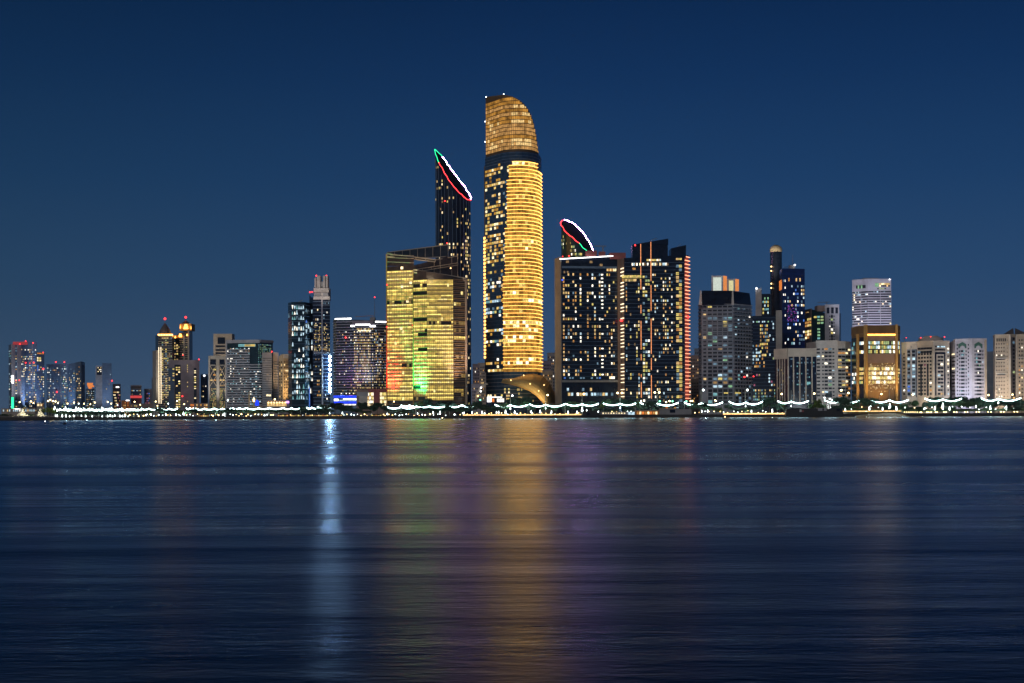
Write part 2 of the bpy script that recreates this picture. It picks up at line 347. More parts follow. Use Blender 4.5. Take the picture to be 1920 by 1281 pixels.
b.bands([1], fl(b.z(700), b.z(635), 16), .7, .5, 'stone'); b.strip(1, 344, 346.5, 630, 690, 'stone', 'pier', 1); b.strip(1, 352, 355, 620, 690, 'stone', 'pier', 1)
b.box_on_roof(337, 359, 607, 620, 'goldwall', 'crown_block', (1, 20)); b.box_on_roof(325, 343, 629, 634, 'goldwall', 'crown_block', (-1.5, 20)); bellroof(b, 348.5, 5.6, 608, 601, 595, 'slate')
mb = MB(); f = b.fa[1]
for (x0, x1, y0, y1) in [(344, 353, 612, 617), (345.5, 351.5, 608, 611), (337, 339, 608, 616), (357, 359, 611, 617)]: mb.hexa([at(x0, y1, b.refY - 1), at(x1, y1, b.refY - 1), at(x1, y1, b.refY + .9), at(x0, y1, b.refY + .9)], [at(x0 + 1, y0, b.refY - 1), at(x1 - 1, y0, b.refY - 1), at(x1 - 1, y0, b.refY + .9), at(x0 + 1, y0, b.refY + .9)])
b.part('pediment_glow', mb, 'led_gold', label='golden pediment with floodlighting put in as glow')  # floodlighting on the pediment put in as glowing blocks
mb = MB()
for (x0, x1, y0, y1) in [(335, 341, 626, 632), (327, 330, 630, 634), (349, 352, 626, 630), (325, 326.5, 634, 640)]: mb.hexa([at(x0, y1, b.refY - 4), at(x1, y1, b.refY - 4), at(x1, y1, b.refY - 2), at(x0, y1, b.refY - 2)], [at(x0 + 1, y0, b.refY - 4), at(x1 - 1, y0, b.refY - 4), at(x1 - 1, y0, b.refY - 2), at(x0 + 1, y0, b.refY - 2)])
b.part('cornice_light', mb, 'led_gold'); b.grid(1, 327, 355, 636, 700, 8, 15, .45, .5, pk(.20, WARM + ['cool'])); b.grid(0, 325, 335, 640, 765, 2, 24, .6, .5, pk(.6, ['yellow', 'warm', 'warmdim'])); b.beacon(343, 666, .9); b.done()  # gold light on the step put in as glowing blocks
b = T('office_building', 'broad mauve slab with blank centre and yellow window columns', (315.5, 373.5, 1690), 675, 26, 'mauve')
b.strip(0, 327, 338.5, 684, 765, 'navyglass', 'glazing', .25); b.strip(0, 315.5, 326, 690, 765, 'deepblue', 'glazing', .2); b.strip(0, 363, 368, 690, 756, 'navyglass', 'glazing', .2)
b.grid(0, 329, 338, 687, 765, 2, 18, .75, .55, pk(.8, ['yellow', 'warmhi', 'warm'])); b.grid(0, 316, 319, 700, 765, 1, 18, .8, .5, pk(.85, ['yellow', 'warm'])); b.grid(0, 323, 327, 690, 765, 1, 18, .8, .5, pk(.7, ['yellow', 'warm']))
b.grid(0, 350.5, 352, 683, 755, 1, 18, .8, .5, pk(.9, ['yellow', 'warm'])); b.grid(0, 363.5, 367.5, 690, 756, 1, 18, .85, .5, pk(.9, ['yellow', 'warmhi'])); b.beacon(373, 674, 1.1); b.beacon(342, 743, 1.3); b.done()
b = T('office_tower', 'thin glass tower with bright white crown lamp right of the mauve slab', (376, 389.5, 1840), 702, 22, 'bluewall')
b.bands(0, fl(b.z(765), b.z(706), 12), .5, .35, 'deepblue'); b.strip(0, 381, 384.5, 703, 706, 'sign_white', 'sign', .5); b.grid(0, 377, 389, 708, 765, 5, 12, .6, .5, pk(.3, MIX)); b.done()
b = T('low_building', 'low terrace building with rows of orange lit openings below the mauve slab', (355, 390, 1600), 756, 20, 'pinkbrown'); b.grid(0, 356, 389, 757, 768, 9, 2, .75, .6, pk(.85, ['amber', 'warm', 'orange'])); b.done()
# X-braced twin shaft block
b = T('braced_tower', 'beige portal-topped tower with two X-braced glass shafts and yellow lights', (390.5, 423, 1640), 667, 24, 'stone')
b.box_on_roof(400, 435, 626, 668, 'beige', 'upper_block', (3, 16))
mb = MB(); Y = b.refY + 2.6
mb.hexa([at(408, 645, Y), at(422, 645, Y), at(422, 645, Y + 1), at(408, 645, Y + 1)], [at(408, 633, Y), at(422, 633, Y), at(422, 633, Y + 1), at(408, 633, Y + 1)]); b.part('portal_opening', mb, 'blackglass')
mb = MB()
for y in (648, 655, 661): mb.hexa([at(404, y + 3, Y), at(422, y + 3, Y), at(422, y + 3, Y + 1), at(404, y + 3, Y + 1)], [at(404, y, Y), at(422, y, Y), at(422, y, Y + 1), at(404, y, Y + 1)])
b.part('window_band', mb, 'navyglass')
for x0, x1 in ((391.5, 406), (409, 422)):
    b.strip(0, x0 + 2.4, x1 - 1, 674, 684, 'blackglass', 'opening', .2); b.strip(0, x0 + 2, x1 - .6, 686, 766, 'greyglass', 'glazing', .2)
    f = b.fa[0]; mb = MB(); a, e = f.at(x0 + 2), f.at(x1 - .6)
    for k in range(2):
        z0, z1 = b.z(724 - k * 19), b.z(705 - k * 19); mb.bar(f.p(a, z0, .5), f.p(e, z1, .5), .35); mb.bar(f.p(e, z0, .7), f.p(a, z1, .7), .35)
    b.part('cross_brace', mb, 'beige')
    b.grid(0, x0 + 2.4, x1 - 1, 688, 728, 2, 4, .9, .28, pk(.75, ['warm', 'amber', 'yellow', 'warmdim'])); b.grid(0, x0 + 2.4, x1 - 1, 728, 766, 6, 14, .5, .55, pk(.6, ['yellow', 'yellowdim', 'lime', 'warm']))
b.grid(0, 405, 421, 638, 645, 4, 1, .6, .8, lambda *a: None); b.done()
# banded office
b = T('office_building', 'wide office block with pale horizontal bands and a dotted glass corner', [(423.5, 1585), (487, 1580), (511.5, 1600)], 641, 30, 'tealglass')
b.strip(0, 423.5, 487, 637, 643, 'greypale', 'parapet', 1.); b.strip(1, 487, 511.5, 637, 642, 'greypale', 'parapet', 1.); b.strip(0, 447, 479, 645, 650, 'room_teal_room', 'roof_sign', .6); b.strip(0, 459, 478.5, 645.5, 649.5, 'room_office', 'roof_sign', .9)
zs = fl(b.z(765), b.z(652), 24); b.bands(0, zs[:-1], 1.5, .7, 'greypale', px=(424, 468)); b.bands(0, zs[:18], 1.1, .6, 'greypale', name='floor_bands', px=(468, 491)); b.strip(0, 423.5, 426, 643, 765, 'greypale', 'pier', .8)
b.grid(0, 426, 468, 651, 765, 16, 24, .8, .38, pk(.22, COOL + ['warmdim', 'white_room'])); b.grid(0, 468, 489, 690, 765, 6, 16, .8, .45, pk(.35, COOL))
b.grid(0, 484, 487, 645, 700, 3, 14, .5, .5, pk(.5, ['teal_room', 'greenroom', 'cooldim'])); b.grid(1, 487, 508, 645, 680, 16, 12, .5, .55, pk(.55, ['teal_room', 'greenroom', 'lime', 'cooldim'])); b.done()
b = T('office_building', 'grey gridded block with dark window rows before the dotted glass corner', (491.5, 509.5, 1560), 661, 24, 'grey')
b.grid(0, 492, 509, 670, 765, 9, 22, .55, .42, pk(.05, ['warmdim'], 'window_glass', 0, 0)); b.strip(0, 499, 507.5, 740, 743, 'room_warmhi', 'sign', .4); b.beacon(509.5, 659.5, 1.1); b.done()
b = T('office_building', 'lilac block with blue louvres between grey block and cream tower', (510.5, 522.5, 1575), 661, 24, 'lilac')
b.strip(0, 510.5, 512, 661, 765, 'navyglass', 'glazing', .3); b.bands(0, fl(b.z(765), b.z(680), 18), 1., .4, 'bluegrey', px=(513, 522)); b.done()
b = T('apartment_tower', 'warm cream apartment tower with small square windows and pale side', [(522.5, 1572), (531, 1560), (541, 1566)], [668, 664, 664], 24, 'cream')
b.strip(0, 524.5, 531.5, 664, 672, 'pale', 'roof_house', -.5, -8); b.grid(0, 523, 530, 676, 757, 2, 15, .5, .5, pk(.1, ['warm'], 'window_glass', 0, 0)); b.grid(1, 531.5, 540.5, 676, 757, 3, 15, .5, .5, pk(.12, ['warm', 'warmhi'], 'window_glass', 0, 0)); b.done()

# ================================================================== jagged glass tower and pale crown tower
b = T('glass_tower', 'faceted dark glass tower with jagged triangular white lights', [(540.5, 1525), (547, 1510), (571, 1510), (581, 1525)], [568, 566.5, 566.5, 568], 28, 'tealglass')
b.bands([0, 1, 2], fl(b.z(760), b.z(572), 18), .35, .3, 'bluewall')
def tri(b, fi, x0, x1, y0, y1, n, rows, p, mats):
    f = b.fa[fi]; a, e = f.at(x0), f.at(x1); w = (e - a) / n; zt, zb = b.z(y0), b.z(y1); hh = (zt - zb) / rows
    for j in range(rows):
        q = R.random()
        for i in range(n):
            if R.random() < p * (1.4 if q < .55 else .45):
                t = a + (i + .5) * w; z = zb + j * hh; m = R.choice(mats); s_ = R.choice((1, 1, -1)); u = w * .42; hi = hh * R.uniform(.5, .85)
                z0, z1 = (z + .1 * hh, z + .1 * hh + hi) if s_ > 0 else (z + .1 * hh + hi, z + .1 * hh)
                if s_ > 0: pts = [f.p(t - u, z0, .45), f.p(t + u, z0, .45), f.p(t + u * .15, z1, .45), f.p(t - u * .15, z1, .45)]
                else: pts = [f.p(t - u * .15, z1, .45), f.p(t + u * .15, z1, .45), f.p(t + u, z0, .45), f.p(t - u, z0, .45)]
                b.win.append((w * hi, [(pts, 'room_' + m)]))
tri(b, 1, 547, 571, 571, 750, 6, 18, .62, ['cool', 'cool', 'cooldim', 'white_room', 'teal_room']); tri(b, 2, 572, 580, 575, 750, 2, 17, .4, ['cool', 'cooldim', 'blue_room']); tri(b, 0, 541, 547, 575, 750, 2, 17, .15, ['cooldim'])
b.strip(2, 579, 580, 725, 765, 'room_blue_room', 'edge_light', .5); mb = MB(); mb.bar(at(559, 567, 1520), at(567, 563, 1520), .5); b.part('maintenance_crane', mb, 'steel'); b.done()
b = T('crown_tower', 'dark tower under a tall pale slotted crown with white lamp string', [(580.5, 1530), (587, 1522), (619, 1522)], [553, 562, 562], 26, 'navyglass')
b.bands([1], fl(b.z(766), b.z(566), 30), .55, .4, 'bluewall'); b.strip(1, 603, 605.5, 562, 765, 'greypale', 'pier', 1.1); b.strip(1, 588, 618.8, 556, 562, 'pale', 'cornice', 1.2, -6); b.strip(1, 588, 618.8, 661, 663, 'greypale', 'cornice', 1.2)
b.box_on_roof(590, 616, 549, 562, 'pale', 'crown_base', (1, 20)); b.box_on_roof(588.5, 617, 540, 549, 'pale', 'crown_tier', (3, 16))
for x0, x1, y0 in ((590, 593, 521), (594.5, 601, 517), (606, 610, 517), (611.5, 615, 517)): b.box_on_roof(x0, x1, y0, 540, 'pale', 'crown_fin', (4, 12))
b.box_on_roof(590.5, 614.5, 528, 540, 'grey', 'crown_core', (6, 8)); b.box_on_roof(588.6, 602, 550, 556, 'grey', 'louvre', (.5, .3)); b.box_on_roof(606, 616, 550, 556, 'grey', 'louvre', (.5, .3))
b.beacon(593, 517, 1.2, dY=5); b.beacon(612, 517, 1.2, dY=5); b.beacon(581, 548, 1.2); b.beacon(585, 547.5, 1.1)
b.grid(1, 591, 601, 566, 620, 3, 9, .6, .5, pk(.5, ['warmhi', 'warm', 'white_room'])); b.grid(1, 606, 618, 566, 600, 4, 6, .6, .5, pk(.35, ['cool', 'white_room', 'cooldim'])); b.grid(1, 589, 618.5, 605, 660, 13, 16, .5, .5, pk(.5, ['warm', 'warmdim', 'yellow', 'warmhi']))
b.grid(1, 591, 602, 670, 765, 4, 14, .6, .5, pk(.4, WARM + ['cooldim'])); b.grid(1, 606, 617, 690, 765, 4, 11, .6, .5, pk(.12, COOL)); tri(b, 0, 581, 587, 566, 750, 2, 16, .45, ['cool', 'cooldim', 'white_room'])
for y in (669, 676, 685, 693, 703, 712, 720, 728, 734.5): b.beacon(618.5, y, 1.25, 'led_cool', dY=-1.5)
b.strip(1, 617.4, 619.5, 664, 740, 'steel', 'lamp_mast', .9); b.done()
# wide hotel
b = T('hotel_building', 'wide curved hotel with thin floor lines and white roof light bars', [(625, 1490), (631, 1475), (660, 1470), (700, 1470), (727, 1476)], [600, 599, 601, 601, 601], 30, 'greyglass')
b.bands([0, 1, 2, 3], fl(b.z(742), b.z(604), 27), .55, .7, 'lilac')
for f_, x0, x1, y0 in ((1, 629, 659, 596.5), (3, 704, 726.5, 602.5)): b.strip(f_, x0, x1, y0, y0 + 2, 'led_white', 'roof_light', 1.2)
for x0, x1, y0 in ((667, 694, 608), (658, 665, 610.5), (694, 704, 611)): b.strip(2, x0, x1, y0, y0 + 2, 'led_white', 'roof_light', 1.3)
b.strip(2, 661, 700, 601.5, 607.5, 'mauve', 'roof_fascia', 1.1)
z_ = lambda u, v: .5 + 1.2 * (1 - abs(v - .5) * 1.3)
b.grid(2, 661, 700, 615, 740, 15, 24, .6, .55, pk(.62, WARM + ['warm', 'white_room', 'cooldim'], None, .8, .4, z_)); b.grid(1, 632, 660, 620, 740, 9, 23, .55, .5, pk(.22, ['warm', 'warmdim', 'cooldim', 'white_room'])); b.grid(3, 701, 726, 618, 735, 9, 22, .55, .5, pk(.45, MIX)); b.grid(2, 668, 696, 618, 621.5, 9, 1, .9, .9, pk(.9, ['warmhi', 'white_room']))
b.box_on_roof(694, 703, 595, 602, 'grey', 'plant_room', (6, 10)); b.beacon(702.5, 557.5, .9, dY=8, mast=597); mb = MB(); mb.bar(at(666, 594, 1480), at(700, 592, 1480), .25); mb.bar(at(700, 592, 1480), at(697, 600, 1480), .3); b.part('roof_crane', mb, 'orangewall'); b.beacon(648, 633, 1.2); b.done()
b = T('podium_building', 'low blue lit podium with white signs below the wide hotel', (625, 668, 1445), 741, 20, 'bluewall')
b.strip(0, 625, 668, 742, 746, 'glow_blue', 'fascia_glow', .8); b.strip(0, 625, 668, 753, 757, 'glow_blue', 'fascia_glow', .8)  # blue floodlighting on the podium put in as glowing fascias
b.strip(0, 626, 634, 748, 752, 'sign_white', 'sign', .6); b.strip(0, 643, 668, 747.5, 749.5, 'sign_white', 'sign', .6); b.strip(0, 634, 668, 750.3, 752, 'room_cool', 'sign', .6); b.strip(0, 640, 667, 758, 760, 'room_white_room', 'canopy_light', .6); b.done()
b = T('podium_building', 'rose lit podium with tall bright windows beside the gold tower', (668, 727, 1447), 730, 22, 'pinkbrown')
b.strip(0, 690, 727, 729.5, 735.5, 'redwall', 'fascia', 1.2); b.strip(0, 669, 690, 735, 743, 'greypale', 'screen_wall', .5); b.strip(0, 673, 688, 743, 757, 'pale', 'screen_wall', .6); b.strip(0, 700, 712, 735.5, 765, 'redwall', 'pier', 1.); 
b.grid(0, 688.5, 702, 735.5, 765, 4, 4, .9, .75, pk(1, ['warmhi', 'warm', 'white_room', 'yellow'])); b.grid(0, 712, 727, 735.5, 765, 4, 4, .9, .75, pk(1, ['warmhi', 'warm', 'yellow'])); b.grid(0, 669, 674, 737, 742, 2, 1, .8, .8, pk(1, ['yellow', 'warm'])); b.done()

# ================================================================== gold wedge building (two leaves)
b = T('wedge_office', 'gold lit office of two glass leaves with open slanting roof frames', [(725.5, 1428), (778, 1418), (840, 1432)], [500, 498, 480], 30, 'brownglass')
f0 = b.fa[0]
LB = T.__new__(T)
def leaf(b, name, path, py, dep, wall):
    s = T.__new__(T); pts = [Vector((ray(p) * Y, Y)) for p, Y in path]; j = min(range(len(pts)), key=lambda i: pts[i].y)
    s.pxs, s.pts, s.refY, s.refpx, s.o, s.win, s.wname = [p for p, _ in path], pts, pts[j].y, path[j][0], b.o, [], 'window'
    rr = ((pts[0] + pts[-1]) / 2).normalized(); s.foot = pts + [pts[-1] + rr * dep, pts[0] + rr * dep]
    zt = [zz(p[0], t, p[1]) for p, t in zip(path, py)]; s.tops = zt + [zt[-1], zt[0]]
    mb = MB(); mb.hexa([(p.x, p.y, G) for p in s.foot], [(p.x, p.y, z) for p, z in zip(s.foot, s.tops)]); build(mb, name, wall, b.o, loc=b.o.location)
    s.fa = [Fa(a, c) for a, c in zip(pts, pts[1:])]; return s
n_fl = 37
r = leaf(b, 'front_leaf', [(775, 1408), (801, 1400), (850, 1400), (873.5, 1410)], [506, 509, 518, 524], 28, 'brownglass')
zs = [b.z(758.5 - k * 6.98) for k in range(38)]
# slab edges, and on every storey a lit office bay: bright ceiling over a dimmer room
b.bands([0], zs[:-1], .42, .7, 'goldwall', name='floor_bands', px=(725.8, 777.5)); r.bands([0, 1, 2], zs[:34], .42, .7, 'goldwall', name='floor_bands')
def bays(t, fi, x0, x1, n, k0, k1, pz, dim):
    f = t.fa[fi]; a, e = f.at(x0), f.at(x1); w = (e - a) / n
    for k in range(k0, k1):
        run = R.random(); dark = R.random() < .07
        for i in range(n):
            if R.random() < .14: run = R.random()
            if dark and R.random() < .8: m = None if R.random() < .5 else 'room_officedim'
            elif run < .72 * pz: m = ('room_' + ('office' if run < .4 else 'officedim'), 'room_' + ('officeceil' if run < .6 else 'officehi' if R.random() < .5 else 'officeceil'))
            elif run < .80 * pz: m = ('room_office', 'room_office')
            elif run < .97 * pz: m = ('room_officedim', 'room_office')
            else: m = None
            if R.random() < .012: m = 'room_officehi'
            if m: t.addwin(f, a + i * w + .15, a + (i + 1) * w - .1, zs[k] + .5, zs[k + 1] - .05, m, .2)
bays(b, 0, 726, 776.5, 11, 1, 36, 1, 0); bays(r, 0, 775.5, 801, 6, 1, 33, .8, 0); bays(r, 1, 801, 850, 13, 1, 33, 1.08, 0); bays(r, 2, 851, 873, 5, 1, 32, .10, 0)
for fi, x0, x1, y0 in ((0, 752, 757, 499), (0, 752, 757, 534), (0, 762, 767, 562), (0, 750, 755, 613), (0, 768, 773, 527)): b.addwin(b.fa[fi], b.fa[fi].at(x0), b.fa[fi].at(x1), b.z(y0 + 5), b.z(y0), 'room_warmhi', .25)
r.strip(2, 872, 874.2, 523, 762, 'beige', 'edge_fin', 1.6); r.bands([2], fl(b.z(758), b.z(527), 66), .3, .5, 'beige', name='louvres')
b.strip(0, 725, 726.6, 474, 762, 'goldwall', 'edge_fin', 1.); r.strip(0, 774.8, 776, 506, 762, 'goldwall', 'edge_fin', 1.)
b.win += r.win
# roof frames: leaning lattice of posts and rails over both leaves
def frame(b, name, A, B, A2, B2, Y0, Y1, n, rr=.55, glass=None):
    mb = MB(); g = MB()
    P = lambda q, Y: at(q[0], q[1], Y)
    tl, tr, bl, br = P(A, Y0), P(B, Y1), P(A2, Y0), P(B2, Y1)
    mb.bar(tl, tr, rr, 4); mb.bar(bl, br, rr, 4)
    for k in range(n + 1):
        t = k / n; mb.bar(bl.lerp(br, t), tl.lerp(tr, t), rr * .55, 4)
    o = b.part(name, mb, 'beige')
    if glass: g.face([bl, br, tr, tl]); b.part('screen_glass', g, glass, parent=o)
frame(b, 'roof_frame', (725.5, 473.5), (840, 459), (725.5, 487), (840, 481), 1440, 1452, 8, .6, 'greyglass')
frame(b, 'roof_frame', (726, 476), (816, 487), (726, 481), (816, 491), 1427, 1421, 5, .7, 'brownglass'); frame(b, 'roof_frame', (814, 488), (858, 480), (814, 516), (858, 519), 1425, 1440, 4, .6, 'brownglass')
frame(b, 'roof_frame', (775, 506), (858.5, 493), (775, 511), (858.5, 497), 1412, 1436, 5, .5, 'brownglass'); frame(b, 'roof_frame', (776, 506), (873.5, 522), (776, 511), (873.5, 526), 1406, 1408, 1, .8)
mb = MB(); mb.hexa([at(725.7, 499, 1428.4), at(776, 499, 1418.5), at(776, 499, 1440), at(725.7, 499, 1445)], [at(725.7, 476, 1428.4), at(776, 484, 1418.5), at(776, 484, 1440), at(725.7, 476, 1445)]); b.part('roof_storey', mb, 'brownglass')
mb = MB()
for y in (478, 483, 491): mb.bar(at(726, y, 1428), at(776, y + 2, 1418), .35, 4)
b.part('roof_rails', mb, 'beige'); b.beacon(725.5, 534, 1.1); b.beacon(725.5, 613.5, 1.1); b.beacon(774, 610, 1.0); b.beacon(845, 503, .6, 'lamp_warm'); b.done()

# ================================================================== towers with a slanted ring of lights
def ring_tower(name, label, cx, rx, ry, Yc, zL, zR, tilt, leds, wall):
    """oval tower cut by a tilted plane; zL, zR: photo rows of the left and right rim"""
    n = 40; xc = ray(cx) * Yc; k = Yc / FP; RX = rx * k
    ZL, ZR = zz(cx - rx, zL, Yc), zz(cx + rx, zR, Yc)
    s = T.__new__(T); s.o = empty(name, (xc, Yc, G), label, 'building'); s.win = []; s.wname = 'window'; s.refY, s.refpx = Yc - ry, cx; s.pts = []
    def rim(a, e=0):
        x, y = (RX + e) * math.cos(a), (ry + e) * math.sin(a); t = (x / RX + 1) / 2
        bow = 4 * t * (1 - t)
        return Vector((xc + x, Yc + y, ZL + (ZR - ZL) * t + tilt * y / ry * .5 + leds.get('bow', 0) * max(0, bow)))
    A = [2 * math.pi * i / n for i in range(n)]
    mb = MB(); mb.hexa([(rim(a).x, rim(a).y, G) for a in A], [rim(a) for a in A]); mb.m[1] = 1; s.part('wall', mb, [wall, 'roof_black'])  # near-black cap: shade put into its colour against the strip's glow
    s.rim, s.A = rim, A; s.xc, s.Yc, s.RX, s.ry = xc, Yc, RX, ry
    for a0, a1, mat, lab in leds['runs']:
        m = max(3, int(abs(a1 - a0) / 6)); pts = []
        for i in range(m + 1):
            p = rim(math.radians(a0 + (a1 - a0) * i / m), .5); p.z += .6 + R.uniform(-.7, .7); p.x += R.uniform(-.5, .5); pts.append(p)
        mb = MB(); mb.tube(pts, leds.get('r', .62), 5); s.part('light_strip', mb, mat, lab)
    fs = []
    m = 14
    for i in range(m):
        a0, a1 = math.radians(180 + 180 * i / m), math.radians(180 + 180 * (i + 1) / m); p, q = rim(a0), rim(a1)
        f = Fa((p.x, p.y), (q.x, q.y)); f.zt = min(p.z, q.z); fs.append(f)
    s.fa = fs; TOWERS.append(s); return s
b = ring_tower('ring_crown_tower', 'tall dark oval tower with slanted top outlined in green, violet and red light', 850.5, 33, 17, 1580, 284, 373, 19,
    {'r': .36, 'bow': -4, 'runs': [(180, 222, 'led_green', 'green glowing light strip'), (222, 360, 'led_red', 'red glowing light strip'), (0, 128, 'led_violet', 'violet white light strip'), (128, 180, 'led_green', 'green glowing light strip')]}, 'navyglass')
mb = MB()
for i in range(1, 14): mb.bar(b.fa[i].p(0, G, .1), b.fa[i].p(0, b.fa[i].zt - 1, .1), .35, 4)
b.part('mullions', mb, 'deepblue')
def ringwin(b, n, fw, p, pal, ytop, pitch=4.0, zone=None, yb=760):
    cw = {}
    for k in range(400):
        z = zz(b.refpx, yb, b.refY) + k * pitch; row = R.choice((.2, .5, 1, 1.5, 2))
        for i, f in enumerate(b.fa):
            if z + pitch > f.zt - 3: continue
            for j in range(n):
                c = cw.setdefault((i, j), R.choice((.1, .5, 1, 1.8)))
                v = (z - G) / (f.zt - G)
                if R.random() < p * c * row * (zone(i / 14, v) if zone else 1):
                    w = f.L / n; b.addwin(f, j * w + w * (1 - fw) / 2, j * w + w * (1 + fw) / 2, z + .5, z + pitch * .75, 'room_' + R.choice(pal), .15)
ringwin(b, 2, .6, .16, ['warm', 'warm', 'yellow', 'warmhi', 'warmdim'], 0, 3.9, lambda u, v: (1.5 if v > .55 else .7))
b.beacon(834, 377, 1.2); b.beacon(838, 456, 1.); b.done()
b = ring_tower('ring_crown_tower', 'shorter oval tower with red, violet and green light ring behind dark slab', 1084, 31, 16, 1500, 421, 478, 21,
    {'r': .36, 'bow': 5, 'runs': [(180, 272, 'led_red', 'red glowing light strip'), (272, 335, 'led_green', 'green glowing light strip'), (0, 138, 'led_violet', 'violet white light strip'), (138, 180, 'led_red', 'red glowing light strip')]}, 'tealglass')
ringwin(b, 3, .8, .35, ['yellow', 'lime', 'white_room', 'yellowdim'], 0, 3.9, lambda u, v: 1 if v > .9 else 0); b.done()
# ================================================================== the tallest gold tower
b = T('curved_tower', 'tallest tower, golden lit with curved glass side and rounded crown', [(911, 1478), (944, 1450), (956, 1446), (968, 1444), (980, 1444), (991, 1447), (1001, 1452), (1009, 1460), (1014, 1470), (1016.5, 1482)], 300, 26, 'navyglass', body=None)
def outl(px):                                   # crown outline, photo row for a photo column
    pts = [(910, 182), (944, 177.5), (958, 180), (968, 184), (978, 190), (986, 198), (993, 209), (998, 221), (1002, 236), (1005, 252), (1008, 275), (1010, 292)]
    for (a, c), (d, e) in zip(pts, pts[1:]):
        if px <= d: return c + (e - c) * (px - a) / (d - a)
    return 300
# lower shaft
zcut = b.z(284); mb = MB(); mb.hexa([(p.x, p.y, G) for p in b.foot], [(p.x, p.y, zcut) for p in b.foot]); b.part('wall', mb, 'shaftglass')
# crown: footprint drawn in a little and cut along the curved outline
cpx = [911, 943.5, 951, 959, 967, 975, 983, 990, 996, 1001, 1005, 1008, 1010]; cY = [1478, 1451, 1449, 1447, 1446, 1446, 1447, 1449, 1452, 1456, 1461, 1467, 1474]
cp = [Vector((ray(p, 240) * Y, Y)) for p, Y in zip(cpx, cY)]; ct = [zz(p, outl(p), Y) for p, Y in zip(cpx, cY)]
mb = MB(); n = len(cp); ap = [Vector((p.x * 1.012, p.y + 24)) for p in cp]
for i in range(n - 1):
    mb.face([(cp[i].x, cp[i].y, zcut - 1), (cp[i + 1].x, cp[i + 1].y, zcut - 1), (cp[i + 1].x, cp[i + 1].y, ct[i + 1]), (cp[i].x, cp[i].y, ct[i])])
    mb.face([(cp[i].x, cp[i].y, ct[i]), (cp[i + 1].x, cp[i + 1].y, ct[i + 1]), (ap[i + 1].x, ap[i + 1].y, ct[i + 1]), (ap[i].x, ap[i].y, ct[i])])
    mb.face([(ap[i + 1].x, ap[i + 1].y, zcut - 1), (ap[i].x, ap[i].y, zcut - 1), (ap[i].x, ap[i].y, ct[i]), (ap[i + 1].x, ap[i + 1].y, ct[i + 1])])
mb.face([(ap[0].x, ap[0].y, zcut - 1), (cp[0].x, cp[0].y, zcut - 1), (cp[0].x, cp[0].y, ct[0]), (ap[0].x, ap[0].y, ct[0])]); mb.face([(cp[-1].x, cp[-1].y, zcut - 1), (ap[-1].x, ap[-1].y, zcut - 1), (ap[-1].x, ap[-1].y, ct[-1]), (cp[-1].x, cp[-1].y, ct[-1])])
b.part('crown', mb, 'bronze'); cf = [Fa(a, c) for a, c in zip(cp, cp[1:])]
cz = [b.z(279.5 - k * 7.05) for k in range(15)]
mb = MB(); g = MB()
for k in range(15):
    for i, f in enumerate(cf):
        top = min(ct[i], ct[i + 1])
        if cz[k] + 1 < top: f.box(mb, 0, f.L, cz[k] - .25, cz[k] + .25, .02, .55)
b.part('crown_bands', mb, 'bronze')
mb = MB()
for i, f in enumerate(cf):
    for q in range(9 if i == 0 else 2):
        t = f.L * q / (9 if i == 0 else 2); mb.bar(f.p(t, zcut, .3), f.p(t, ct[i] + (ct[i + 1] - ct[i]) * t / f.L, .3), .09, 4)
b.part('crown_mullions', mb, 'bronze')
for k in range(14):
    row = R.random()
    for i, f in enumerate(cf):
        n_ = 9 if i == 0 else 2
        for q in range(n_):
            t0, t1 = f.L * q / n_, f.L * (q + 1) / n_; top = min(ct[i] + (ct[i + 1] - ct[i]) * t / f.L for t in (t0, t1))
            if cz[k + 1] > top - .3: 
                if cz[k] + 1.2 > top: continue
                z1 = top - .2
            else: z1 = cz[k + 1] - .35
            inner = i > 0
            hot = inner and .2 < (i / 12) < .6 and k in (1, 2, 7, 9, 11) and R.random() < .75
            m = 'room_crownhi' if hot else ('room_crownglow' if row < (.97 - .03 * k) else 'room_golddim')
            if k >= 12 and not inner: m = 'room_golddim'
            if not inner and k < 9 and row > .4 and R.random() < .25: m = 'room_crownhi'
            if m: b.addwin(f, t0 + .15, t1 - .15, cz[k] + .35, z1, m, .18)
# dark refuge band 284..306 with pale lines
b.bands(list(range(9)), [b.z(y) for y in (303, 297.5, 292, 286)], .3, .35, 'bluewall', name='refuge_lines')
zs = [b.z(697 - k * 6.93) for k in range(58)]
def archpy(px): return 291 + 14 * (abs(px - 988) / 30) ** 2.2 if px < 1010 else 312
left = lambda py: 938 + (955.5 - 938) * (697 - py) / 390
mb = MB(); lb = MB()
white_rows = {19: (.35, .6), 18: (.2, .35), 10: (.3, .7), 9: (.2, .4), 26: (.1, .3), 12: (.1, .3), 37: (.05, .3)}
white_rows = {565: (980, 1016, .95), 603: (945, 1016, .75), 610: (945, 990, .6), 616: (980, 1012, .6), 629: (945, 1000, .5), 635: (945, 990, .55), 642: (935, 970, .5), 674: (955, 1005, .7), 681: (935, 990, .6), 533: (965, 985, .4), 545: (940, 985, .4), 306: (960, 1008, .7), 354: (985, 1000, .3), 367: (978, 992, .5), 448: (975, 1000, .35), 468: (975, 1000, .35)}
